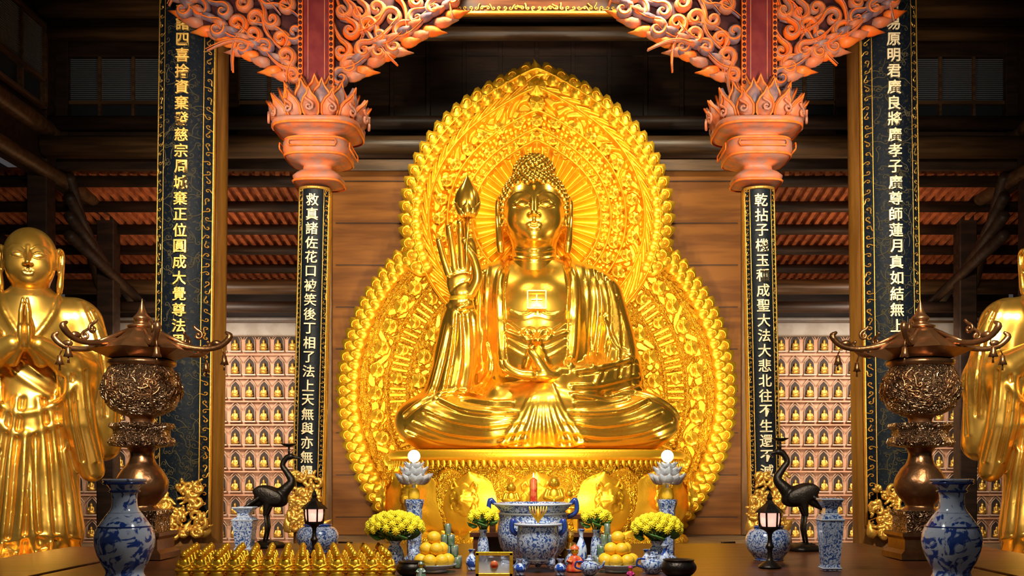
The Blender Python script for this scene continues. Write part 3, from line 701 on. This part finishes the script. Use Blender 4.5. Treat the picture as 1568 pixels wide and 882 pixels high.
b=MB(); ang=math.atan2(z1_-z0_,y1-y0); L=math.hypot(y1-y0,z1_-z0_)
b.box((0,0,.08),(22.3,L,.06),tile_o)
for i in range(120): b.box((-11+i*.185,0,0),(.08,L,.09),tile_o)
for i in range(6):
    b.tube([(x,-L/2+.1+i*(L-.2)/5,-.12) for x in np.linspace(-11,11,5)],.105,wood_d,12,up=(0,0,1))
b.obj('ceiling_eaves',None,(0,(y0+y1)/2,(z0_+z1_)/2),(ang,0,0))
def beam(nm,x0,x1,y,z,r,m,rr=None):
    b=MB(); b.tube([(x,0,0) for x in np.linspace(x0,x1,6)],r,m,20,up=(0,0,1)); b.obj(nm,None,(0,y,z))
for y,z,r,m in ((2.0,7.28,.19,wood_b),(2.15,7.75,.12,wood_d),(1.9,9.2,.12,wood_b),(1.8,9.62,.19,wood_b),(6.2,5.62,.16,wood_b),(6.4,5.22,.12,wood_d),(1.6,10.1,.2,wood_d)):
    beam('roof_beam',-11.0 if y>4 else -8.5,11.0 if y>4 else 8.5,y,z,r,m)
b=MB(); 
b.box((0,0,1.5),(17,.15,1.95),wood_d); b.box((0,0,-1.1),(17,.15,.75),wood_d)
b.box((0,.0,.2),(6.9,.12,2.2),wood_d)
for i in range(11): b.box((-3.2+i*.64,-.08,.1),(.07,.05,1.8),wood_d)
for x in (-8.4,-6.45,-5.4,-3.5,3.5,5.4,6.45,8.4): b.box((x,-.02,.1),(.24,.2,2.2),wood_d)
b.box((-5.92,0,.1),(1.0,.1,2.0),wood_d); b.box((5.92,0,.1),(1.0,.1,2.0),wood_d)
b.obj('wall_upper',None,(0,2.5,8.5))
wi=1
def window(x,y,z,w,h,rz=0):
    global wi
    b=MB(); b.box((0,.05,0),(w,.02,h),pane)
    for sx in (-1,1): b.box((sx*w/2,0,0),(.07,.12,h),wood_b)
    for k in (-.5,-.18,.5): b.box((0,0,k*h),(w,.12,.06),wood_b)
    for k in (-.17,.17): b.box((k*w,0,0),(.05,.1,h),wood_b)
    for k in range(22): b.box((0,.02,-h*.14+k*h*.028),(w*.96,.04,.012),louver,None)
    b.obj('window_%d'%wi,None,(x,y,z),(0,0,rz)); wi+=1
for q in (-1,1):
    window(q*7.45,2.5,8.45,1.75,1.3); window(q*4.45,2.5,8.45,1.7,1.3); window(q*8.42,.6,8.6,2.4,1.4,-q*pi/2)
for q,nm in ((-1,'left'),(1,'right')):
    b=MB(); b.box((0,0,9.9),(.2,16,1.6),wood_d); b.box((0,0,7.4),(.2,16,1.2),wood_d); b.box((q*.06,0,8.55),(.06,16,1.4),wood_d)
    for y in (-6,-3.6,-1.2,2.2,5): b.box((0,y,4.8),(.35,.35,9.6),wood_d)
    b.box((q*2.6,0,4.0),(.2,16.6,8.2),wood_d)
    b.tube([(-q*.15,y,7.62) for y in np.linspace(-8,6,4)],.16,wood_b,12); b.tube([(-q*.15,y,6.9) for y in np.linspace(-8,6,4)],.13,wood_b,12)
    for k in range(4): b.tube([(-q*.3,2.6,6.95-.35*k),(q*.6-q*k*.2,6+k*.4,5.6-.1*k)],.1,wood_d,8)
    b.obj('wall_'+nm,None,(q*8.65,0,0))
b=MB(); b.box((0,0,0),(22,18,.2),wood_d); b.obj('ceiling',None,(0,-5,10.6))
# ------------------------------------------------------------------ OFFERING TABLE
TZ=.92
b=MB(); b.box((0,0,-.055),(7.2,4.0,.1),wood_r); b.box((0,0,-.17),(7.0,3.8,.13),wood_r); b.box((0,-2.0,-.05),(7.25,.06,.06),gold_d)
for sx in (-3.3,-1.1,1.1,3.3):
    for sy in (-1.75,1.75): b.box((sx,sy,-.56),(.18,.18,.7),wood_r)
for i in range(12): b.box((-3.3+i*.6,-1.88,-.3),(.5,.04,.14),gold_d)
b.obj('offering_table',None,(-.1,-6.7,TZ))
def E(px,D): return (px-822)*D/1568.
def burner(x,y):
    e=empty('bronze_incense_burner',(x,y,.925)); b=MB()
    def hexp(prof,m,seg=6,sm=False): b.lathe(prof,m,seg,None,sm,None,pi/seg)
    hexp([(0,0),(.36,0),(.36,.05),(.3,.08),(.3,.17),(.34,.2),(.34,.23),(0,.23)],bronze,4)
    hexp([(.26,.22),(.26,.36),(.29,.39),(.29,.42),(0,.42)],bronze_c,4)
    b.lathe([(.16,.42),(.12,.46),(.15,.5),(.21,.58),(.22,.68),(.17,.78),(.12,.84),(.1,.92),(.13,.98)],bronze,40,sub=4)
    hexp([(.12,.97),(.27,.99),(.29,1.02),(.27,1.06),(.24,1.07),(.24,1.13),(.28,1.16),(.27,1.19),(.1,1.2)],bronze_c,8)
    b.lathe([(.1,1.19),(.11,1.24),(.2,1.28)],bronze,32,sub=3)
    b.lathe([(.17,1.26),(.28,1.33),(.325,1.47),(.31,1.6),(.25,1.7)],bronze_c,48,sub=5)
    b.lathe([(.26,1.69),(.29,1.71),(.29,1.74),(.24,1.75)],bronze,40)
    hexp([(.28,1.76),(.46,1.83),(.42,1.86),(.3,1.92),(.2,1.99),(.12,2.03),(.0,2.04)],bronze,6)
    b.lathe([(.1,2.02),(.13,2.05),(.06,2.08),(.08,2.12),(.04,2.17),(.012,2.25),(0,2.3)],bronze,24,sub=3)
    for i in range(6):
        a=i*pi/3; M=T(rz=a)
        P=cr([(.28,0,1.9),(.44,0,1.86),(.58,0,1.85),(.7,0,1.88),(.78,0,1.96),(.74,0,2.0)],4); b.tube(P,[.028,.026,.024,.026,.03,.012],bronze,8,M)
        b.ell((.66,0,1.9),(.05,.03,.03),bronze,10,7,M); b.tube([(.7,0,1.87),(.73,0,1.8)],.006,bronze,5,M)
        b.lathe([(0,.0),(.02,-.01),(.025,-.05),(.04,-.09),(.03,-.09),(0,-.08)],bronze,12,M@T(.73,0,1.8)); b.tube([(.73,0,1.72),(.73,0,1.66)],[.005,.012],bronze,5,M)
        P=scroll(.5,1.97,.04,0,1,1.2,.8); b.tube([(px_,0,pz_) for px_,pz_ in P],.014,bronze,6,M)
        b.tube([(.15,0,2.0),(.3,0,1.93),(.46,0,1.86)],.018,bronze,6,M)
        b.inst(MB().lathe([(1,0),(.7,.3),(.3,.2),(0,.5)],bronze_c,16,T(rx=pi/2),mod=lambda t:1+.15*np.cos(5*t)),[M@T(0,-.315,1.48,s=.09)])
    R3=random.Random(11)
    for i in range(90):
        a=R3.random()*6.28; P=scroll(0,0,.03,R3.random()*6,R3.choice((-1,1)),1.1,1.2,8); zc=1.36+R3.random()*.26
        pts=[]
        for px_,pz_ in P:
            z=min(max(zc+pz_,1.3),1.68); rr=float(np.interp(z,[1.26,1.33,1.47,1.6,1.7],[.18,.285,.33,.315,.255])); aa=a+px_/.3; pts.append((rr*math.cos(aa),rr*math.sin(aa),z))
        b.tube(pts,.009,bronze,4)
    b.obj('burner_body',e)
burner(-3.5,-6.6); burner(3.4,-6.6)
b=MB(); b.box((0,0,-.05),(1.0,3.0,.1),wood_r); b.box((0,0,-.2),(.9,2.8,.2),wood_r)
for sx,sy in product((-.38,.38),(-1.3,1.3)): b.box((sx,sy,-.6),(.14,.14,.64),wood_r)
b.obj('side_altar_stand',None,(4.05,-6.75,TZ)); 
bb=MB(); bb.inst(b,[T()]); bb.obj('side_altar_stand',None,(-4.25,-6.75,TZ))
def vase(name,x,y,sc_,prof,m,handles=False,seg=40):
    e=empty(name,(x,y,TZ)); b=MB(); b.lathe([(r*sc_,z*sc_) for r,z in prof],m,seg,sub=5)
    b.obj('vase_body',e); return e,b
bigv=[(0,0),(.13,0),(.13,.02),(.12,.06),(.16,.14),(.19,.24),(.18,.33),(.125,.42),(.085,.48),(.08,.56),(.095,.61),(.13,.65),(.14,.665),(.12,.67),(.08,.64),(.07,.5)]
for x in (-2.93,2.95):
    e,_=vase('blue_white_vase',x,-8.4,1.07,bigv,porc)
    b=MB()
    for z,r in ((.02,.138),(.36*1.05,.178),(.455*1.05,.105),(.6*1.05,.1),(.655*1.05,.143)): b.lathe([(r,z-.008),(r+.008,z),(r,z+.008)],porc_b,40)
    b.obj('cobalt_bands',e)
def sqvase(x,y,h,w):
    e=empty('square_porcelain_vase',(x,y,TZ)); b=MB(); k=w*.72
    b.lathe([(0,0),(k*.8,0),(k*.8,.03*h),(k*.7,.08*h),(k*.95,.62*h),(k,.7*h),(k*.85,.75*h),(k*.55,.78*h),(k*.55,.86*h),(k*.9,.96*h),(k*.95,h),(k*.8,h),(k*.5,.9*h)],porc_f,4,smooth=False,ph=pi/4)
    for z,r in ((.03,.8),(.7,1.0),(.78,.57),(.985,.95)): b.lathe([(k*r,z*h-.008),(k*r+.008,z*h),(k*r,z*h+.008)],porc_w,4,smooth=False,ph=pi/4)
    b.obj('vase_body',e)
sqvase(E(375,10.0),-5.68,.42,.2); sqvase(E(1271,8.0),-7.68,.56,.17)
s=SDF((-.35,-.2,.3),(.4,.2,1.15),.0095)
s.ell((.02,0,.56),(.2,.095,.11),.03,rot=('Y',.35)).poly([(-.12,0,.5),(-.3,0,.38)],[.06,.02],.04)
s.poly(cr([(.17,0,.62),(.25,0,.72),(.2,0,.82),(.15,0,.9),(.19,0,.98),(.24,0,1.0)],5),[.065,.045,.034,.03,.03,.034],.04)
s.poly([(.25,0,1.0),(.38,0,.97)],[.022,.006],.015)
for q in (-1,1): s.poly([(.0,q*.05,.5),(-.03,q*.06,.36)],[.05,.022],.03); s.ell((0,q*.075,.57),(.17,.03,.085),.02,rot=('Y',.35))
CV,CF=s.mesh()
def crane(x,y,flip,k):
    e=empty('bronze_crane',(x,y,TZ),(0,0,0)); b=MB(); M=T(s=(flip*k,k,k))
    b.add(CV,CF,bronze_k,True,M)
    for q in (-1,1):
        b.tube([(-.03,q*.06,.38),(-.01,q*.06,.22),(-.04,q*.06,.07)],[.017,.016,.013],bronze_k,8,M)
        for a in (-.5,0,.5,3.14): b.tube([(-.04,q*.06,.07),(-.04+.08*math.cos(a),q*.06+.08*math.sin(a),.06)],[.011,.006],bronze_k,6,M)
    for i in range(6): b.tube([(-.02-.03*i,-.09,.6-.02*i),(-.12-.03*i,-.085,.52-.02*i),(-.24-.012*i,-.04,.42-.01*i)],[.014,.016,.005],bronze_k,6,M,flat=(1,.5)); b.tube([(-.02-.03*i,.09,.6-.02*i),(-.12-.03*i,.085,.52-.02*i),(-.24-.012*i,.04,.42-.01*i)],[.014,.016,.005],bronze_k,6,M,flat=(1,.5))
    b.lathe([(0,0),(.2,0),(.19,.03),(.14,.055),(.06,.07),(0,.075)],bronze_k,24,M,mod=lambda t:1+.1*np.cos(5*t))
    b.tube([(.22,0,1.02),(.22,0,1.1)],.012,bronze_k,8,M); b.lathe([(0,.0),(.03,.005),(.08,.03),(.085,.04),(.03,.025),(0,.03)],bronze_k,20,M@T(.22,0,1.1)); 
    b.tube([(.22,0,1.12),(.22,0,1.17)],[.01,.002],bronze_k,6,M)
    b.obj('crane_body',e)
crane(E(412,10.4),-5.28,1,.92); crane(E(1228,10),-5.68,-1,.96)
def lamp(x,y,h):
    e=empty('lotus_lantern',(x,y,TZ)); b=MB(); k=h/.6
    b.lathe([(0,0),(.085,0),(.09,.015),(.06,.04),(.025,.07),(.02,.14),(.035,.17),(.02,.2),(.02,.27),(.05,.3),(.08,.31),(.085,.33)],bronze_k,24,T(s=k),sub=3)
    b.lathe([(.06,.33),(.075,.36),(.08,.4),(.075,.44)],glow_p,12,T(s=k))
    for i in range(6): a=i*pi/3; b.tube([(.08*math.cos(a)*k,.08*math.sin(a)*k,.33*k),(.088*math.cos(a)*k,.088*math.sin(a)*k,.45*k)],.008,bronze_k,5)
    b.lathe([(.12,.44),(.09,.47),(.04,.51),(.02,.54),(.025,.56),(.008,.6),(0,.62)],bronze_k,6,T(s=k),smooth=False)
    b.obj('lantern_body',e)
lamp(E(482,9.0),-6.7,.6); lamp(E(1178,8.2),-7.5,.6)
def jar(name,x,y,r,h,m=porc_f):
    e=empty(name,(x,y,TZ)); b=MB(); b.lathe([(0,0),(r*.6,0),(r*.62,.05*h),(r*.9,.3*h),(r,.6*h),(r*.85,.85*h),(r*.6,.95*h),(r*.65,h),(r*.55,h),(r*.5,.9*h)],m,36,sub=4)
    b.lathe([(r*.6,.0),(r*.64,.01),(r*.6,.02)],porc_b,36); b.lathe([(r*.66,h-.01),(r*.68,h),(r*.6,h+.006)],porc_b,36)
    b.obj('jar_body',e)
jar('porcelain_jar',E(487,9.8),-5.9,.2,.26); jar('porcelain_jar',E(1178,8.9),-6.75,.2,.29)
def censer(x,y,r,h,feet,m):
    e=empty('porcelain_censer',(x,y,TZ+.004)); b=MB(); z0=.06 if feet else 0
    b.lathe([(0,z0),(r*.55,z0),(r*.6,z0+.02),(r*.85,z0+.25*h),(r*.93,z0+.5*h),(r*.86,z0+.78*h),(r*.84,z0+.86*h),(r,h-.02),(r,h),(r*.88,h),(r*.8,h*.9),(0,h*.88)],m,48)
    for zz,rr in ((z0+.82*h,.86),(h-.01,1.0),(z0+.03,.62)): b.lathe([(r*rr,zz-.01),(r*rr+.012,zz),(r*rr,zz+.01)],porc_w,48)
    for i in range(3):
        if feet: a=i*2*pi/3+pi/2; b.tube([(r*.5*math.cos(a),r*.5*math.sin(a),.1),(r*.65*math.cos(a),r*.65*math.sin(a),.05),(r*.6*math.cos(a),r*.6*math.sin(a),.02)],[.05,.035,.02],m,8)
    for q in (-1,1): b.tube(cr([(q*r*.9,0,h*.75),(q*r*1.12,0,h*.85),(q*r*1.1,0,h*1.05),(q*r*.98,0,h*.98)],4),.02,porc_b,8)
    b.obj('censer_body',e)
censer(E(816,8.7),-6.98,.33,.5,False,porc_f); censer(E(824,7.9),-7.78,.18,.37,True,porc_f)
b=MB(); b.tube([(0,0,0),(0,0,.12)],.01,gold_s,6)
for i in range(-3,4): b.tube([(0,0,.02),(i*.02,0,.1),(i*.022,0,.14)],.006,gold_s,5)
b.obj('incense_holder',None,(E(824,7.9),-7.78,TZ+.36))
def bouquet(x,y,r,n,vh,vr,m=yellow_f,name='chrysanthemum_bouquet'):
    e=empty(name,(x,y,TZ+.006)); b=MB()
    b.lathe([(0,0),(vr*.7,0),(vr,.35*vh),(vr*.8,.7*vh),(vr*.5,.85*vh),(vr*.75,vh),(vr*.6,vh)],porc_f,24,sub=4)
    b.map(clampz)
    fl=MB()
    for lay,(nn,tl) in enumerate([(10,1.35),(9,.95),(7,.55),(4,.2)]):
        for i in range(nn):
            fl.tube([(0,0,0),(0,0,.018),(0,0,.04)],[.008,.011,.003],m,4,T(rz=(i+.4*lay)*2*pi/nn)@T(rx=tl))
    for i in range(n):
        zz=1-1.15*(i+.5)/n; a=i*2.4; q=math.sqrt(max(0,1-zz*zz)); p=Vector((q*math.cos(a)*r,q*math.sin(a)*r*.8,vh+.1+zz*r*.55))
        M=np.array(Matrix.Translation(p)@Vector((q*math.cos(a),q*math.sin(a),zz+.3)).to_track_quat('Z','Y').to_matrix().to_4x4()); b.inst(fl,[M])
        b.tube([(0,0,vh*.8),(p.x*.4,p.y*.4,vh+.03),tuple(p)],.004,leaf_m,4)
        if i%2==0: b.leaf(leaf_m,T(p.x*.8,p.y*.8,p.z-.08,rz=a,rx=1.2,s=.1))
    b.obj('flowers',e)
bouquet(E(605,8.3),-7.38,.21,60,.2,.075); bouquet(E(1006,8.3),-7.38,.18,48,.2,.075)
bouquet(E(740,8.5),-7.2,.1,14,.28,.05); bouquet(E(913,8.5),-7.2,.1,14,.28,.05)
glow_c=mat('crystal_ball_glow',(1,.95,.85),.2,emis=(1,.9,.7),es=1.2)
def clamp_(x,y):
    e=empty('crystal_lotus_lamp',(x,y,TZ)); b=MB()
    b.lathe([(0,0),(.09,0),(.09,.02),(.06,.05),(.065,.3),(.07,.45),(.085,.5),(.085,.53),(0,.53)],porc_f,8,smooth=False)
    b.lathe([(0,.53),(.045,.53),(.05,.58),(.035,.62),(0,.63)],fruit_m,16,sub=3)
    for (zz,rr,n) in ((.66,.14,12),(.74,.11,10),(.8,.08,9)):
        for i in range(n): b.leaf(glassy,T(0,0,zz,rz=i*2*pi/n)@T(0,-rr*.4,0,rx=.9,s=rr),fl_o,.2)
    b.tube([(0,0,.62),(0,0,.86)],.015,glassy,8); b.ell((0,0,.9),(.055,.055,.055),glow_c,16,9)
    b.obj('lamp_body',e)
clamp_(E(634,8.8),-6.88); clamp_(E(1022,8.8),-6.88)
def fruit(x,y):
    e=empty('orange_plate',(x,y,TZ)); b=MB(); b.lathe([(0,.0),(.1,0),(.1,.02),(.17,.05),(.175,.06),(.1,.035),(0,.03)],glassy,32)
    r=.055
    for lay in range(3):
        n=[7,4,1][lay]; rad=[.105,.06,0][lay]
        for i in range(n): a=i*2*pi/n+lay*.4; b.ell((rad*math.cos(a),rad*math.sin(a),.09+lay*.085),(r,r,r*.93),fruit_m,16,10)
        if lay==0: b.ell((0,0,.09),(r,r,r),fruit_m)
    b.obj('oranges',e)
fruit(E(665,7.9),-7.8); fruit(E(946,7.9),-7.8)
def cans(x,y):
    b=MB()
    for lay in range(4):
        n=4-lay
        for i in range(n):
            for j in range(n): b.lathe([(0,0),(.022,0),(.025,.005),(.025,.078),(.022,.085),(0,.085)],can_m,12,T((i-(n-1)/2)*.055,(j-(n-1)/2)*.055,lay*.088))
    b.obj('can_pyramid',None,(x,y,TZ))
cans(E(686,8.25),-7.43); cans(E(930,8.25),-7.43)
b=MB(); b.box((0,0,.2),(1.2,.34,.04),wood_r); b.box((0,.1,.1),(1.1,.05,.2),wood_r)
for q in (-1,1): b.box((q*.54,0,.09),(.06,.3,.18),wood_r)
b.box((0,0,.36),(1.0,.3,.04),wood_r); b.box((-.4,0,.28),(.05,.26,.14),wood_r); b.box((.4,0,.28),(.05,.26,.14),wood_r)
b.obj('altar_shelf',None,(0,-6.35,TZ))
s=SDF((-.2,-.2,-.02),(.2,.2,.56),.0085)
s.ell((0,-.01,.09),(.155,.12,.05),.02).ell((0,.0,.2),(.095,.065,.1),.03).ell((0,-.005,.37),(.07,.072,.082),.012).ell((0,.005,.44),(.035,.035,.025),.01)
for q in (-1,1): s.poly([(q*.09,0,.27),(q*.125,-.03,.18),(.0,-.11,.14)],[.035,.034,.024],.015); s.ell((q*.1,-.04,.085),(.075,.08,.045),.02); s.ell((q*.07,0,.36),(.012,.018,.04),.005); s.ell((q*.028,-.072,.385),(.016,.012,.007),.004,'s')
s.ell((0,-.08,.365),(.009,.012,.018),.008); s.poly([(0,0,.28),(0,0,.32)],.035,.01)
FV,FF=s.mesh()
fb=MB(); fb.add(FV*np.array((.85,.85,.9))+np.array((0,0,.03)),FF,gold_s); fb.lathe([(0,0),(.13,0),(.14,.02),(.11,.045),(.13,.075),(0,.08)],gold_s,18)
for x,k in ((E(783,9.4),.8),(E(848,9.4),.95),(E(871,9.4),.6)):
    b=MB(); b.inst(fb,[T(s=k*.8)]); b.obj('seated_buddha_figurine',None,(x,-6.35,TZ+.385))
b=MB(); b.lathe([(0,0),(.06,0),(.06,.02),(.03,.03),(.035,.05),(.035,.3),(.03,.31),(0,.33)],red_m,20); b.tube([(0,0,.33),(0,0,.37)],[.008,.002],glow,6); b.obj('red_candle',None,(E(817,9.4),-6.3,TZ+.385))
b=MB(); Ms=[]
for r_ in range(5):
    for c_ in range(13):
        Ms.append(T(c_*.125+R.random()*.01+r_*-.05,r_*.22,0,rz=R.random()*.3-.15,s=.42))
b.inst(fb,Ms); b.obj('gold_buddha_figurines',None,(-2.6,-8.15,TZ))
def bowl(x,y,r,m,name):
    b=MB(); b.lathe([(0,0),(r*.6,0),(r*.95,.3*r),(r,.6*r),(r*.85,.85*r),(r*.9,.95*r),(r*.7,.9*r),(0,.5*r)],m,32,sub=3); b.obj(name,None,(x,y,TZ))
bowl(E(626,7.45),-8.1,.11,bronze_k,'bronze_bowl'); bowl(E(1043,7.4),-8.15,.13,bronze_k,'bronze_bowl')
def teapot(x,y,k):
    b=MB(); b.lathe([(0,0),(.05,0),(.085,.05),(.08,.1),(.04,.13),(.045,.14),(.02,.155),(.015,.18),(0,.185)],porc_f,24,T(s=k),sub=3)
    b.tube(cr([(.07,0,.05),(.12,0,.08),(.14,0,.13)],4),[.02*k,.014*k,.01*k],porc_f,8,T(s=k)); b.tube(cr([(-.07,0,.05),(-.13,0,.07),(-.12,0,.12),(-.06,0,.12)],4),.009,porc_b,6,T(s=k)); b.obj('porcelain_teapot',None,(x,y,TZ))
teapot(E(903,7.6),-8.05,.8); teapot(E(1000,7.7),-7.95,.9); teapot(E(770,7.7),-7.95,.8)
def bottle(x,y,h,m,name,r=.04):
    b=MB(); b.lathe([(0,0),(r*.7,0),(r*.8,.02),(r,.35*h),(r*.9,.55*h),(r*.4,.75*h),(r*.4,.88*h),(r*.65,h),(r*.5,h)],m,24,sub=4); b.obj(name,None,(x,y,TZ))
for px_,D,h in ((890,8.3,.3),(752,8.0,.14),(873,8.0,.16),(633,8.2,.22),(1018,7.9,.2),(990,8.0,.16),(858,7.6,.12),(796,7.6,.12),(722,8.0,.16)):
    bottle(E(px_,D),-15.68+D,h,porc_f if int(px_)%2 else porc,'porcelain_bottle',.045)
def doll(x,y,h,m):
    b=MB(); b.lathe([(0,0),(.06,0),(.065,.02),(.045,.09),(.03,.12),(0,.13)],m,16,T(s=h/.2),sub=3); b.ell((0,0,.155),(.03,.03,.033),gold_s,12,8,T(s=h/.2)); b.lathe([(.035,.17),(.03,.19),(.012,.2),(0,.21)],m,12,T(s=h/.2))
    for q in (-1,1): b.tube([(q*.03,0,.11),(q*.055,-.02,.08),(q*.02,-.05,.08)],.012,m,6,T(s=h/.2))
    b.obj('deity_figurine',None,(x,y,TZ))
doll(E(880,7.9),-7.8,.2,red_m); doll(E(965,7.3),-8.4,.1,mat('cloth_magenta',(.5,.02,.15),.5)); doll(E(645,7.4),-8.3,.12,can_m); doll(E(876,8.5),-6.65,.24,gold_d)
b=MB()
for z in (0.013,.17): b.box((0,0,z),(.27,.03,.025),gold_s)
for x in (-.125,.125): b.box((x,0,.09),(.025,.03,.17),gold_s)
b.box((0,.01,.09),(.24,.01,.15),glassy); b.box((0,.015,.09),(.1,.01,.1),white_m); b.lathe([(.03,0),(.02,.01),(0,.012)],red_m,16,T(0,0,.09,rx=pi/2)); b.box((0,.06,.006),(.2,.1,.01),gold_s)
b.obj('glass_display_box',None,(E(757,7.5),-8.2,TZ))
def fixture(x,y,z,rz):
    e=empty('flood_lamp',(x,y,z),(0,0,rz)); b=MB(); b.box((0,.03,.08),(.2,.06,.14),bronze_k); b.box((0,0,.08),(.16,.02,.1),glow); b.tube([(0,.03,0),(0,.03,.05)],.02,bronze_k,6); b.obj('lamp_housing',e)
fixture(-2.5,-2.2,.61,pi-.5); fixture(2.5,-2.2,.61,pi+.5)
# ------------------------------------------------------------------ LIGHTS
LK=.4
def area(name,loc,tgt,size,power,col,spread=None):
    l=bpy.data.lights.new(name,'AREA'); l.shape='DISK'; l.size=size; l.energy=power*LK; l.color=col
    if spread: l.spread=math.radians(spread)
    o=bpy.data.objects.new(name,l); sc.collection.objects.link(o); o.location=loc; o.rotation_euler=(Vector(tgt)-Vector(loc)).to_track_quat('-Z','Y').to_euler(); return o
def spot(name,loc,tgt,power,col,ang,blend=.6,size=.15):
    l=bpy.data.lights.new(name,'SPOT'); l.energy=power*LK; l.color=col; l.spot_size=math.radians(ang); l.spot_blend=blend; l.shadow_soft_size=size
    o=bpy.data.objects.new(name,l); sc.collection.objects.link(o); o.location=loc; o.rotation_euler=(Vector(tgt)-Vector(loc)).to_track_quat('-Z','Y').to_euler(); return o
W=(1,.88,.62)
area('key_flood_light',(-1.4,-3.9,8.3),(0,0,4.3),.8,320,W,100)
area('key_flood_light',(1.4,-3.9,8.3),(0,0,4.0),.8,320,W,100)
area('low_flood_light',(0,-5.0,1.7),(0,0,4.2),.6,230,W,100)
area('front_fill_light',(0,-17.5,6.0),(0,0,4.4),2.6,380,(1,.88,.66),40)  # added fill behind the camera, brightens the Buddha from the front
for q in (-1,1):
    area('halo_light',(q*3.3,-1.0,.9),(q*2.1,1,4.5),.35,115,W,110)
    area('halo_light',(q*2.6,-.6,8.7),(q*1.6,1,5.0),.4,140,W,110)
    spot('pedestal_spot_light',(q*1.0,-3.2,.8),(q*.95,-1.7,1.3),35,W,60)
    area('niche_wall_light',(q*7.2,4.6,4.6),(q*7.0,8.3,2.2),2.2,440,(1,.84,.68),120)
    area('niche_wall_light',(q*5.0,4.6,.8),(q*5.2,8.3,3.4),1.5,230,(1,.78,.58))
    area('eaves_light',(q*6.5,3.6,5.0),(q*6.5,6.3,6.8),.8,70,(1,.6,.35))
    area('bracket_light',(q*2.9,-7.6,4.0),(q*2.7,-3.2,6.9),.7,80,(1,.74,.55),60)
    area('statue_light',(q*3.2,-9.8,5.6),(q*5.3,-4.6,2.4),.6,300,(1,.86,.62),60)
    area('column_light',(q*3.4,-8.2,5.5),(q*4.3,-2.6,5.0),.7,130,(1,.86,.66),60)
    area('burner_light',(q*2.6,-9.6,3.6),(q*3.4,-6.6,2.2),.3,30,(1,.88,.75),50)
area('table_light',(0,-9.5,5.0),(0,-7.2,1.0),1.2,190,(1,.94,.85),90)
w=bpy.data.worlds.new('w'); sc.world=w; w.use_nodes=True; w.node_tree.nodes['Background'].inputs[0].default_value=(.9,.85,.85,1); w.node_tree.nodes['Background'].inputs[1].default_value=.06
# ------------------------------------------------------------------ CAMERA
cam=bpy.data.cameras.new('camera'); co=bpy.data.objects.new('camera',cam); sc.collection.objects.link(co)
co.location=(0,-15.68,1.7); co.rotation_euler=(pi/2,0,0); cam.sensor_width=36; cam.lens=36; cam.shift_x=-.0242; cam.shift_y=.178; cam.clip_end=200
sc.camera=co
sc.view_settings.view_transform='Standard'
